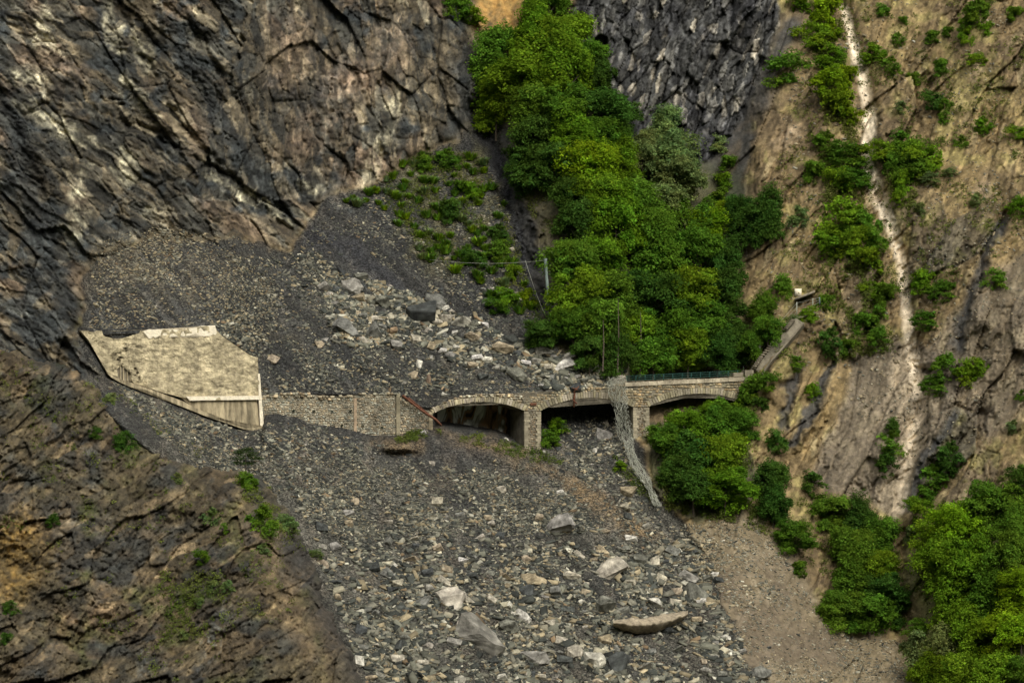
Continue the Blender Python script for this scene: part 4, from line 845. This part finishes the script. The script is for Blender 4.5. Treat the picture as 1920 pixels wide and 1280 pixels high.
# small stones: real geometry, one object per slope
CUBE = np.array([(-1, -1, -1), (1, -1, -1), (1, 1, -1), (-1, 1, -1), (-1, -1, 1), (1, -1, 1), (1, 1, 1), (-1, 1, 1)], float)
CF_ = np.array([(0, 3, 2, 1), (4, 5, 6, 7), (0, 1, 5, 4), (1, 2, 6, 5), (2, 3, 7, 6), (3, 0, 4, 7)])
def stones(name, zone_idx, label):
    Vs = []; Cs = []
    for zi in zone_idx:
        zn, poly, nb, ns, s0, s1 = Z[zi]; g = np.random.default_rng(900 + zi)
        xs = [p[0] for p in poly]; ys = [p[1] for p in poly]
        x = g.uniform(min(xs) - 10, max(xs) + 10, ns * 6); y = g.uniform(min(ys) - 8, max(ys) + 8, ns * 6)
        ok = inpoly(x + 12 * fbm(x / 30, y / 30, 91, 3), y + 10 * fbm(x / 30, y / 30, 92, 3), poly) & ~(in_fg(x, y - 30) & (x < 720))
        dens = .5 + .8 * (lambda a_: fbm((x * math.cos(a_) + y * math.sin(a_)) / 150, (-x * math.sin(a_) + y * math.cos(a_)) / 13, 144, 3))(.83) + .9 * fbm(x / 60, y / 36, 95 + zi, 4)
        if zi == 4: dens = dens * np.where(x < 450, .8, .25 + .75 * sstep(800, 900, y - .12 * (x - 700))) + .05 - .75 * np.exp(-(((x - 900) / 100) ** 2 + ((y - 850) / 22) ** 2)) - 1.0 * np.exp(-(segdist(x, y, [(1010, 865), (1100, 930), (1190, 1000)])[0] / 18) ** 2) - .5 * np.exp(-(segdist(x, y, [(850, 845), (930, 870), (1000, 915)])[0] / 14) ** 2)
        if zi == 5: dens = dens * (.12 + .88 * sstep(880, 1060, y + 40 * fbm(x / 60, y / 60, 149, 3)))
        ok &= g.random(len(x)) < np.clip(dens, .06, 1); ok &= ~((y > fyb(x) - 2) & (y < fyg(x) + 3) & (x > 150) & (x < 1015))
        x, y = x[ok][:ns], y[ok][:ns]; n = len(x)
        sz = size_hist(g.random(n), s0, s1, 2.2 if zi in (0, 5) else 2.6) / S * np.exp(.45 * fbm(x / 55, y / 40, 97, 3))
        if zi == 5: sz = sz * (.55 + .45 * sstep(900, 1130, y))
        sc = np.stack([sz * g.uniform(.85, 1.5, n), sz * g.uniform(.35, .75, n), sz * g.uniform(.08, .27, n)], 1) * .62
        q = CUBE[None] * (1 + g.uniform(-.45, .12, (n, 8, 3))); q = q * sc[:, None]
        a = g.normal(.15, .55, n); ca, sa = np.cos(a), np.sin(a)
        q = np.stack([q[..., 0] * ca[:, None] - q[..., 1] * sa[:, None], q[..., 0] * sa[:, None] + q[..., 1] * ca[:, None], q[..., 2]], -1)
        b = np.radians(g.normal(42, 17, n)); cb, sb = np.cos(b)[:, None], np.sin(b)[:, None]
        q = np.stack([q[..., 0], q[..., 1] * cb - q[..., 2] * sb, q[..., 1] * sb + q[..., 2] * cb], -1)
        d = np.radians(g.normal(8, 18, n)); cb, sb = np.cos(d)[:, None], np.sin(d)[:, None]
        q = np.stack([q[..., 0] * cb + q[..., 2] * sb, q[..., 1], -q[..., 0] * sb + q[..., 2] * cb], -1)
        Y = terr(x, y) - sz * .12; s = (CAMD + Y) / CAMD
        q += np.stack([(x - 960) / S * s, Y, (640 - y) / S * s], 1)[:, None]
        names = [t for t, _ in PAL]; wts = np.array([q_ for _, q_ in PAL]); 
        if zi in (2, 7, 8): wts = wts * np.array([.6, .15, 1.2, 3.4, 1.6, 2, .6])
        if zi in (1,): wts = wts * np.array([1, 1.3, .8, 1.2, 1, 1, 1])
        cc = np.array([.56, .565, .505]) * np.array([TONES[t] for t in names])[g.choice(len(names), n, p=wts / wts.sum())] * np.exp(g.normal(0, .28, (n, 1))) * (1.22 if zi == 0 else 1.12 if zi == 5 else .98)
        Vs.append(q.reshape(-1, 3)); Cs.append(np.repeat(cc, 8, 0))
    V = np.concatenate(Vs); C = np.concatenate(Cs); n = len(V) // 8
    F = (CF_[None] + 8 * np.arange(n)[:, None, None]).reshape(-1, 4)
    o = link(name, np_mesh(name, V, F, C), mat=M['stones']); tag(o, label, 'stones', kind='stuff'); return o
stones('scree_stones', (0, 1, 2, 3, 9), 'countless small broken slates and gravel on slope above the walls')
stones('scree_stones', (4, 5, 6), 'countless small broken slates and gravel on the scree below the viaduct')
stones('scree_stones', (7,), 'small tan stones scattered on the brown scree at lower right')
stones('hillside_stones', (8,), 'small loose stones scattered over the brown hillside')

# ------------------------------------------------------------------ trees, shrubs, tufts
def leaves(cen, nrm, size, g, tone):
    n = len(cen); nrm = nrm / (np.linalg.norm(nrm, axis=1, keepdims=True) + 1e-9)
    r = g.normal(size=(n, 3)); t1 = np.cross(nrm, r); t1 /= np.linalg.norm(t1, axis=1, keepdims=True) + 1e-9; t2 = np.cross(nrm, t1)
    sz = (size * g.uniform(.6, 1.3, n))[:, None]
    q = np.stack([cen - t1 * sz * .62, cen - t2 * sz * .36 + nrm * sz * .12, cen + t1 * sz * .62, cen + t2 * sz * .36 + nrm * sz * .12], 1)
    V = q.reshape(-1, 3); F = np.arange(4 * n).reshape(n, 4)
    C = np.repeat(tone, 4, 0)
    return V, F, C
def crown_mesh(seed, nleaf, size, nl, shape=(1, 1, 1), lob=(.26, .46), low=-.6):
    g = np.random.default_rng(seed)
    d = g.normal(size=(nl, 3)); d /= np.linalg.norm(d, axis=1, keepdims=True); d[:, 2] = np.where(d[:, 2] < low, -d[:, 2] * .7, d[:, 2])
    lc = d * g.uniform(.30, .80, (nl, 1)); lr = g.uniform(*lob, nl)
    lt = np.exp(g.normal(0, .15, nl)); yel = g.normal(0, .06, nl)
    # twig clusters inside each lobe
    ncl = max(10, nleaf // (nl * 26)); cen = []; nr = []; tn = []
    per = nleaf // (nl * ncl)
    for i in range(nl):
        cd2 = g.normal(size=(ncl, 3)); cd2 /= np.linalg.norm(cd2, axis=1, keepdims=True); cd2[:, 2] = np.where(cd2[:, 2] < -.4, -cd2[:, 2], cd2[:, 2])
        cc = lc[i] + cd2 * lr[i] * g.uniform(.55, 1.08, (ncl, 1)); ct = lt[i] * np.exp(g.normal(0, .16, ncl))
        for k in range(ncl):
            off = g.normal(size=(per, 3)) * lr[i] * np.array([.24, .24, .13]); p = cc[k] + off
            cen.append(p); nr.append(cd2[k] * .7 + np.array([0, 0, .55]) + g.normal(size=(per, 3)) * .55)
            t = ct[k] * np.exp(g.normal(0, .14, per)); y_ = yel[i]
            tn.append(np.stack([t * (1 + y_ + g.normal(0, .06, per)), t, t * (1 - y_)], 1))
    V, F, C = leaves(np.concatenate(cen) * np.array(shape), np.concatenate(nr), np.full(nl * ncl * per, size), g, np.concatenate(tn))
    me = np_mesh('crown', V, F, C); me.materials.append(M['leaf']); return me
def trunk_mesh(seed, h=1.5, lean=.05, limbs=5):
    r = random.Random(seed); parts = []; n = 5
    pts = [Vector((lean * math.sin(i * 1.3 + seed) * i / n, lean * math.cos(i * 1.7 + seed) * i / n, h * i / n)) for i in range(n + 1)]
    parts.append(tube(pts, [.055 * (1 - .75 * i / n) for i in range(n + 1)], 6))
    for k in range(limbs):
        i = r.randint(2, n - 1); a = r.uniform(0, 2 * math.pi); l = r.uniform(.35, .6); p = pts[i]
        parts.append(tube([p, p + Vector((math.cos(a) * l * .5, math.sin(a) * l * .5, l * .3)), p + Vector((math.cos(a) * l, math.sin(a) * l, l * .75))], [.026, .018, .006], 5))
    V, F = join(parts); me = np_mesh('trunk', V, F, smooth=True); me.materials.append(M['bark']); return me
T_CR = [crown_mesh(100 + i, 15000, .066, 20 + 4 * (i % 3), [(1, 1, 1.12), (1.05, 1.05, 1.0), (.9, .9, 1.3), (1, 1, 1.1)][i % 4], (.20, .42), [-.6, -.9][i % 2]) for i in range(8)]
T_TR = [trunk_mesh(10 + i) for i in range(4)]
S_CR = [crown_mesh(200 + i, 4600, .095, 11 + i % 4, [(1.1, 1, .95), (1, 1, 1.15), (.9, .9, 1.3)][i % 3], (.22, .48), -.95) for i in range(5)]
S_TR = [trunk_mesh(30 + i, .9, .1, 4) for i in range(3)]
GREEN = {0: ((.082, .162, .016), 'mid green'), 1: ((.145, .235, .010), 'bright yellow-green'), 2: ((.048, .104, .016), 'dark green'), 3: ((.125, .175, .055), 'pale olive green'), 4: ((.112, .200, .013), 'fresh green')}
def rows(lst, band):
    """name each item by its row from the top and its place from the left"""
    lst = sorted(lst, key=lambda a: a[1]); out = []; i = 0; rw_ = 0
    while i < len(lst):
        y0 = lst[i][1]; j = i
        while j < len(lst) and lst[j][1] < y0 + band: j += 1
        rw_ += 1
        for k, it in enumerate(sorted(lst[i:j])): out.append((it, rw_, k + 1, j - i))
        i = j
    return out, rw_
def plant(name, cat, px, py, r, tone, label, group, crowns, trunks, seed, basef=1.15, sq=1.0):
    rr = random.Random(seed); pyb = py + r * basef
    fgp = bool(in_fg(px, pyb)) and px < 700
    Y = float(terr(px, pyb, fgp)); base = P(px, pyb, Y); sc = r / S * (CAMD + Y) / CAMD
    e = empty(name, base + Vector((0, 0, -.1))); tag(e, label, cat, group)
    ci = rr.randrange(len(crowns)); c4 = GREEN[tone][0]; v = rr.uniform(.98, 1.28)
    o = bpy.data.objects.new('crown', crowns[ci]); COL.objects.link(o); o.parent = e; o.location = (0, 0, sc * basef); sq = 1.0 if basef > .75 else 1.15; o.scale = (sc * 1.12 * sq * rr.uniform(.92, 1.12), sc * 1.0 * sq, sc * 1.06 * sq * rr.uniform(.9, 1.18)); o.rotation_euler = (0, 0, rr.uniform(0, 6.28))
    o.color = (c4[0] * v * rr.uniform(.9, 1.12), c4[1] * v, c4[2] * v, 1)
    o2 = bpy.data.objects.new('trunk', rr.choice(trunks)); COL.objects.link(o2); o2.parent = e; o2.scale = (sc * .9, sc * .9, sc * basef); o2.location = (0, 0, -.15); o2.rotation_euler = (0, 0, rr.uniform(0, 6.28))
    return e
def plants(lst, name, cat, zone, group, band, crowns, trunks, form, basef=1.2):
    rws, nr = rows(lst, band)
    for k, ((px, py, r, tone), a, b, n) in enumerate(rws):
        row = 'top row' if a == 1 else ('bottom row' if a == nr else f'{ordn(a)} row down')
        pos = 'alone' if n == 1 else ('leftmost' if b == 1 else ('rightmost' if b == n else f'{ordn(b)} from left'))
        plant(name, cat, px, py, r, tone, f'{GREEN[tone][1]} {form} {zone}, {row}, {pos}'.replace(' row down', ' row'), group, crowns, trunks, int(px * 3 + py * 7), basef)
WOOD = [(1030, 15, 48, 0), (935, 105, 60, 0), (1000, 88, 66, 4), (1060, 85, 58, 4), (1110, 115, 44, 0), (920, 160, 52, 0), (990, 150, 68, 4), (1065, 150, 60, 4), (1125, 150, 36, 2), (930, 205, 50, 4), (1000, 215, 58, 0), (1065, 215, 62, 0), (1130, 215, 58, 2),
        (1165, 225, 40, 2), (1000, 275, 52, 2), (1070, 270, 62, 4), (1135, 270, 52, 0), (990, 318, 42, 2), (1040, 325, 55, 2), (1110, 315, 60, 1), (1165, 320, 50, 4), (1247, 238, 42, 3), (1250, 290, 58, 3), (1265, 345, 54, 3), (1205, 300, 42, 3),
        (1075, 375, 44, 2), (1120, 380, 62, 4), (1185, 390, 66, 0), (1240, 395, 50, 3), (1090, 425, 50, 2), (1155, 430, 64, 4), (1215, 440, 62, 0), (1285, 425, 56, 0), (1325, 440, 52, 1), (1400, 430, 46, 2), (1440, 410, 46, 2), (1385, 400, 36, 2), (1365, 400, 30, 1),
        (1075, 500, 56, 0), (1135, 490, 50, 4), (1085, 560, 60, 4), (1150, 560, 62, 0), (1235, 500, 72, 0), (1310, 490, 64, 0), (1360, 510, 46, 2), (1225, 570, 70, 2), (1295, 560, 70, 4), (1360, 570, 54, 2), (1075, 615, 48, 0), (1130, 620, 56, 0),
        (1190, 630, 56, 4), (1255, 625, 64, 0), (1325, 620, 62, 0), (1375, 635, 42, 2), (1105, 665, 38, 2), (1165, 672, 40, 2), (1225, 672, 48, 0), (1290, 668, 50, 4), (1345, 670, 44, 2), (1390, 670, 34, 2), (1430, 585, 32, 0), (1440, 625, 36, 0), (1415, 650, 32, 0), (1015, 628, 34, 2), (1010, 10, 30, 0)]
plants(WOOD, 'broadleaf_tree', 'tree', 'in gully wood', 'trees of the gully wood above the viaduct', 52, T_CR, T_TR, 'leafy tree', 1.1)
BELOW = [(1290, 812, 44, 4), (1345, 795, 50, 0), (1246, 828, 40, 0), (1290, 860, 58, 2), (1355, 870, 58, 4), (1256, 885, 36, 2), (1360, 925, 56, 4), (1300, 920, 52, 2), (1282, 905, 44, 2), (1395, 800, 34, 0), (1330, 775, 24, 4)]
plants(BELOW, 'broadleaf_tree', 'tree', 'under third arch', 'trees below the third arch', 45, T_CR, T_TR, 'leafy tree', .82)
LOWR = [(1450, 905, 44, 2), (1450, 955, 44, 2), (1490, 1010, 42, 0), (1560, 965, 46, 0), (1615, 985, 44, 2), (1595, 1035, 50, 0), (1655, 1010, 44, 0), (1650, 1065, 46, 4), (1600, 1100, 54, 0), (1655, 1120, 48, 2), (1575, 1150, 44, 0), (1630, 1155, 52, 0), (1680, 1150, 34, 2)]
plants(LOWR, 'broadleaf_tree', 'tree', 'beside brown scree', 'trees beside the brown scree', 45, T_CR, T_TR, 'bushy tree', .78)
CORN = [(1795, 1000, 56, 1), (1860, 960, 60, 0), (1905, 1000, 46, 0), (1765, 1060, 56, 4), (1825, 1065, 58, 4), (1890, 1065, 52, 0), (1790, 1125, 62, 4), (1860, 1130, 60, 0), (1915, 1110, 46, 1), (1755, 1225, 58, 3), (1815, 1215, 60, 4), (1880, 1200, 56, 1), (1915, 1190, 44, 1), (1790, 1275, 54, 4), (1870, 1270, 58, 4), (1740, 1275, 40, 4), (1920, 905, 40, 2), (1925, 1275, 44, 0)]
plants(CORN, 'broadleaf_tree', 'tree', 'in bottom right corner', 'trees in the bottom right corner', 50, T_CR, T_TR, 'leafy tree', .85)
SHL = [(1545, 30, 34, 1), (1500, 10, 22, 4), (1530, 70, 30, 4), (1560, 60, 20, 1), (1565, 105, 24, 4), (1555, 160, 38, 1), (1585, 150, 24, 1), (1570, 210, 40, 4), (1592, 220, 22, 1), (1552, 272, 30, 0), (1598, 298, 32, 0), (1525, 328, 26, 0), (1578, 350, 34, 4), (1605, 335, 26, 0), (1590, 415, 40, 4), (1625, 425, 28, 0), (1560, 455, 34, 4), (1600, 460, 36, 4), (1640, 455, 26, 0), (1630, 492, 30, 4), (1468, 132, 34, 0), (1500, 405, 18, 3), (1345, 270, 20, 3), (1365, 310, 22, 0), (1358, 345, 20, 4), (1345, 380, 26, 0)]
plants(SHL, 'shrub', 'shrub', 'on bank left of pale channel', 'shrubs left of the pale channel', 48, S_CR, S_TR, 'shrub', .55)
SHR = [(1655, 285, 28, 4), (1700, 290, 30, 0), (1735, 300, 32, 4), (1715, 320, 30, 0), (1675, 310, 24, 0), (1690, 345, 24, 4), (1685, 372, 16, 4), (1690, 265, 22, 0), (1750, 190, 20, 2), (1775, 195, 12, 0), (1715, 150, 15, 0), (1768, 222, 14, 0), (1845, 237, 18, 4), (1800, 265, 14, 0), (1748, 72, 17, 0), (1775, 62, 12, 0), (1815, 45, 24, 0), (1835, 18, 28, 0), (1812, 68, 16, 4), (1850, 55, 14, 4), (1900, 30, 20, 0), (1640, 100, 22, 4), (1672, 125, 20, 0), (1685, 75, 14, 0), (1830, 115, 16, 4), (1765, 130, 18, 0), (1910, 250, 18, 4), (1655, 20, 14, 0),
       (1730, 533, 26, 4), (1770, 548, 24, 0), (1735, 600, 22, 0), (1870, 525, 22, 0), (1745, 335, 16, 3), (1695, 40, 10, 0), (1835, 375, 16, 3), (1915, 390, 22, 4), (1780, 325, 14, 3), (1690, 200, 12, 3), (1725, 395, 14, 3), (1660, 560, 26, 0), (1650, 590, 18, 0)]
plants(SHR, 'shrub', 'shrub', 'on slope right of channel', 'shrubs right of the pale channel', 48, S_CR, S_TR, 'shrub', .55)
SHM = [(1620, 615, 30, 0), (1645, 635, 24, 0), (1560, 642, 26, 2), (1590, 655, 22, 0), (1430, 575, 26, 4), (1470, 540, 24, 0), (1545, 572, 20, 0), (1515, 590, 16, 4), (1415, 725, 26, 0), (1440, 715, 20, 0), (1400, 745, 24, 0), (1428, 762, 18, 2), (1522, 735, 18, 4), (1490, 680, 16, 0), (1455, 830, 24, 2), (1490, 600, 14, 3), (1640, 545, 22, 4), (1380, 770, 22, 4), (1525, 905, 24, 2), (1500, 1070, 18, 0),
       (1815, 700, 30, 4), (1770, 690, 28, 0), (1752, 722, 22, 0), (1840, 690, 18, 4), (1675, 800, 16, 2), (1672, 832, 26, 0), (1660, 870, 24, 2), (1785, 860, 28, 2), (1755, 895, 30, 0), (1735, 930, 24, 0), (1710, 1005, 20, 3), (1915, 740, 12, 0), (1475, 620, 14, 0), (1900, 800, 14, 3), (1730, 960, 26, 4), (1740, 1010, 30, 4), (1725, 1180, 24, 0), (1700, 1210, 14, 3)]
plants(SHM, 'shrub', 'shrub', 'by viaduct end', 'shrubs on the rocky slope right of the viaduct', 42, S_CR, S_TR, 'shrub', .55)
SHC = [(855, 10, 34, 0), (880, 30, 26, 4), (845, 400, 26, 2), (937, 440, 22, 2), (938, 475, 26, 0), (890, 485, 22, 2), (860, 355, 18, 0), (885, 360, 18, 4), (840, 300, 24, 0), (795, 310, 20, 0), (950, 560, 24, 4), (985, 560, 18, 1), (910, 245, 14, 2), (970, 300, 24, 2), (985, 345, 24, 2), (960, 515, 18, 4), (1040, 800, 20, 4), (1032, 825, 18, 0), (1165, 875, 14, 4), (930, 575, 20, 0)]
plants(SHC, 'shrub', 'shrub', 'on slope left of gully wood', 'shrubs left of the gully wood', 42, S_CR, S_TR, 'shrub', .55)
SHF = [(228, 830, 22, 2), (488, 975, 26, 0), (380, 1045, 16, 0), (395, 968, 16, 3), (540, 985, 20, 3), (98, 978, 16, 2), (205, 750, 14, 3), (465, 905, 20, 0), (420, 990, 10, 0), (495, 1030, 14, 3), (15, 1140, 16, 2), (590, 1040, 12, 3), (240, 800, 8, 4), (400, 1105, 18, 3), (425, 1100, 14, 3), (345, 1190, 12, 3), (375, 1130, 12, 3), (10, 1200, 14, 2), (180, 810, 12, 2), (330, 895, 12, 3)]
plants(SHF, 'shrub', 'shrub', 'on rock outcrop at lower left', 'shrubs on the rock outcrop at lower left', 42, S_CR, S_TR, 'small shrub', .5)
# pine on the outcrop
def pine_mesh(seed):
    g = np.random.default_rng(seed); cen = []; nr = []
    for i, (z, rr_) in enumerate([(.55, .42), (.68, .46), (.78, .40), (.90, .30), (.98, .18)]):
        for k in range(7):
            a = g.uniform(0, 6.28); rad = rr_ * g.uniform(.4, 1.0); p = np.array([math.cos(a) * rad, math.sin(a) * rad, z + g.uniform(-.03, .03)])
            cen.append(p + g.normal(size=(45, 3)) * np.array([.085, .085, .025])); nr.append(np.array([0, 0, .8]) + g.normal(size=(45, 3)) * .6)
    cen = np.concatenate(cen); nr = np.concatenate(nr); V, F, C = leaves(cen, nr, np.full(len(cen), .05), g, np.exp(g.normal(0, .2, (len(cen), 1))) * np.ones((1, 3)))
    me = np_mesh('crown', V, F, C); me.materials.append(M['leaf']); return me
pb = P(460, 900, float(terr(460, 900, True))); pe = empty('pine_tree', pb); tag(pe, 'small lone pine with flat layered crown on crest of the rock outcrop', 'tree')
ph = 54 / S
o = bpy.data.objects.new('crown', pine_mesh(3)); COL.objects.link(o); o.parent = pe; o.scale = (ph, ph, ph); o.color = (.045, .07, .022, 1)
v, f = tube([Vector((0, 0, -.2)), Vector((.05, 0, ph * .5)), Vector((0, .03, ph * .97))], [.07, .05, .02], 6); me = np_mesh('trunk', [tuple(q) for q in v], f); me.materials.append(M['bark'])
o = bpy.data.objects.new('trunk', me); COL.objects.link(o); o.parent = pe
# bare thin trunks at the wood's edge
for (x, y0, y1) in [(1200, 700, 585), (1130, 690, 600), (1158, 692, 560)]:
    Y = float(terr(x, y0)) - 2.2; o = tube_obj('tree_trunk', [P(x, y0 + 6, Y), P(x + 2, (y0 + y1) / 2, Y), P(x + 1, y1, Y)], [.09, .07, .03], None, M['bark'], 6)
    tag(o, {1200: 'rightmost thin bare grey trunk standing in the wood behind the railing', 1130: 'leftmost thin bare trunk in the wood above the net', 1158: 'middle thin bare trunk in the wood above the net'}[x], 'tree')
# grass tufts
def tuft_mesh(seed, n=120):
    g = np.random.default_rng(seed); V = []; F = []; C = []
    for i in range(n):
        a = g.uniform(0, 6.28); ro = g.uniform(0, .35); b = np.array([math.cos(a) * ro, math.sin(a) * ro, -.1]); l = g.uniform(.5, 1.1); out = g.uniform(.15, .85)
        t = b + np.array([math.cos(a) * out, math.sin(a) * out, l]); m_ = (b + t) / 2 + np.array([0, 0, .18]); s = np.array([-math.sin(a), math.cos(a), 0]) * .065
        i0 = len(V); V += [b - s, b + s, m_ + s * .9, m_ - s * .9, t]; F += [(i0, i0 + 1, i0 + 2), (i0, i0 + 2, i0 + 3), (i0 + 3, i0 + 2, i0 + 4)]
        c_ = math.exp(g.normal(0, .25)); y_ = g.normal(0, .12); C += [(c_ * (1 + y_), c_, c_ * (1 - y_))] * 5
    me = np_mesh('grass_tuft', V, F, C); me.materials.append(M['grass']); return me
TUFT = [tuft_mesh(i) for i in range(4)]
r = random.Random(77); tl = []
TP = [(640, 385), (700, 345), (790, 290), (860, 285), (905, 300), (930, 350), (950, 400), (960, 470), (1000, 560), (1020, 580), (960, 590), (870, 520), (800, 500), (760, 430), (690, 395)]
while len(tl) < 105:
    x, y = sample(TP, r)
    if any(math.hypot(x - a[0], y - a[1]) < 12 for a in tl): continue
    tl.append((x, y, r.uniform(7, 14), r.choice([0, 1, 4, 4, 0, 3])))
rws, nr = rows(tl, 32)
for k, ((px, py, rr_, tone), a, b, n) in enumerate(rws):
    o = bpy.data.objects.new('grass_tuft', TUFT[k % 4]); COL.objects.link(o); o.location = P(px, py, float(terr(px, py)) - .15); s = rr_ / S; o.scale = (s * 1.55, s * 1.55, s * 1.35); o.rotation_euler = (R(12), 0, r.uniform(0, 6))
    c4 = GREEN[tone][0]; o.color = (c4[0] * 1.0, c4[1], c4[2], 1)
    row = 'top row' if a == 1 else ('bottom row' if a == nr else f'{ordn(a)} row down'); pos = 'leftmost' if b == 1 else ('rightmost' if b == n else f'{ordn(b)} from left')
    tag(o, f'{GREEN[tone][1]} grass tuft on gravel below cliff, {row}, {pos}', 'grass tuft', 'grass tufts on the slope below the cliff')

# low scrub and grass: nobody could count it
def scrub(name, polys, n, label, thr, seed, size=.16):
    g = np.random.default_rng(seed); cen = []; tone = []
    for poly, nn in polys:
        xs = [p[0] for p in poly]; ys = [p[1] for p in poly]
        x = g.uniform(min(xs), max(xs), nn * 8); y = g.uniform(min(ys), max(ys), nn * 8)
        ok = inpoly(x, y, poly) & (fbm(x / 34, y / 30, seed, 4) + .25 * fbm(x / 9, y / 9, seed + 1, 2) > thr); x, y = x[ok][:nn], y[ok][:nn]
        fgm = in_fg(x, y) & (x < 900); Y = np.where(fgm, terr(x, y, True), terr(x, y)); s_ = (CAMD + Y) / CAMD
        p = np.stack([(x - 960) / S * s_, Y - .02, (640 - y) / S * s_ + .05], 1); m_ = 9
        h_ = .12 + .25 * np.clip(fbm(x / 20, y / 20, seed + 2, 3) + .3, 0, 1)
        q = p[:, None] + g.normal(size=(len(p), m_, 3)) * np.array([.14, .12, .10]) + np.array([0, -.04, .08]) * g.random((len(p), m_, 1)) + np.array([0, -.3, .6]) * (h_[:, None, None] * g.random((len(p), m_, 1)))
        cen.append(q.reshape(-1, 3)); hue = np.clip(.5 + .7 * fbm(x / 60, y / 60, seed + 4, 3), 0, 1)[:, None]
        c_ = (np.array([.060, .098, .016]) * (1 - hue) + np.array([.135, .145, .035]) * hue) * np.exp(g.normal(0, .2, (len(p), 1))); tone.append(np.repeat(c_, m_, 0))
    cen = np.concatenate(cen); tone = np.concatenate(tone); V, F, C = leaves(cen, g.normal(size=(len(cen), 3)) * .6 + np.array([0, -.3, .7]), np.full(len(cen), size), g, tone)
    o = link(name, np_mesh(name, V, F, C), mat=M['grass']); o.color = (1, 1, 1, 1); tag(o, label, 'scrub', kind='stuff'); return o
scrub('low_scrub', [([(1440, 700), (1440, 380), (1540, 0), (1640, 0), (1930, 0), (1930, 450), (1800, 520), (1720, 640), (1560, 690)], 2600), ([(1640, 240), (1780, 240), (1720, 400), (1670, 380)], 500), ([(1520, 20), (1570, 20), (1606, 280), (1640, 520), (1680, 660), (1560, 680), (1540, 480), (1550, 260)], 1500), ([(1515, 0), (1570, 10), (1600, 150), (1605, 270), (1622, 380), (1660, 440), (1640, 520), (1540, 500), (1550, 330), (1530, 150)], 1500), ([(1200, 780), (1250, 760), (1400, 730), (1430, 760), (1410, 900), (1480, 940), (1560, 920), (1690, 990), (1680, 1100), (1540, 1080), (1480, 1020), (1380, 985), (1250, 960)], 1300), ([(1180, 720), (1180, 690), (1400, 690), (1470, 560), (1500, 620), (1420, 760), (1400, 860), (1470, 960), (1380, 980), (1250, 960)], 1300), ([(1720, 1280), (1700, 1100), (1760, 930), (1930, 880), (1930, 1280)], 1500)], 0, 'low scrub and grass scattered over the brown hillside on the right', .02, 401)
scrub('slope_grass', [([(700, 345), (790, 285), (905, 290), (950, 400), (1000, 560), (1030, 600), (960, 600), (870, 520), (780, 460)], 1500), ([(960, 230), (1010, 260), (1080, 460), (1040, 480), (985, 380)], 500), ([(1000, 600), (1060, 640), (1180, 690), (1040, 670)], 250)], 0, 'thin grass between the tufts on the gravel slope below the cliff', .0, 402, .13)
scrub('bank_grass', [([(815, 806), (900, 815), (1015, 845), (1060, 870), (990, 868), (900, 838), (830, 820)], 260), ([(730, 818), (790, 808), (800, 822), (760, 832), (715, 828)], 130), ([(1150, 850), (1190, 880), (1240, 950), (1200, 930), (1160, 890)], 120)], 0, 'rough grass along the earth bank at foot of the first arch', .02, 404, .13)
scrub('outcrop_grass', [([(0, 660), (200, 720), (480, 900), (560, 1000), (600, 1100), (380, 1280), (300, 1280), (0, 1000)], 900), ([(300, 1060), (440, 1080), (420, 1130), (330, 1280), (290, 1280)], 350), ([(420, 890), (500, 900), (550, 1000), (450, 1020)], 250)], 0, 'thin grass and moss patches on the rock outcrop at lower left', .16, 403, .13)
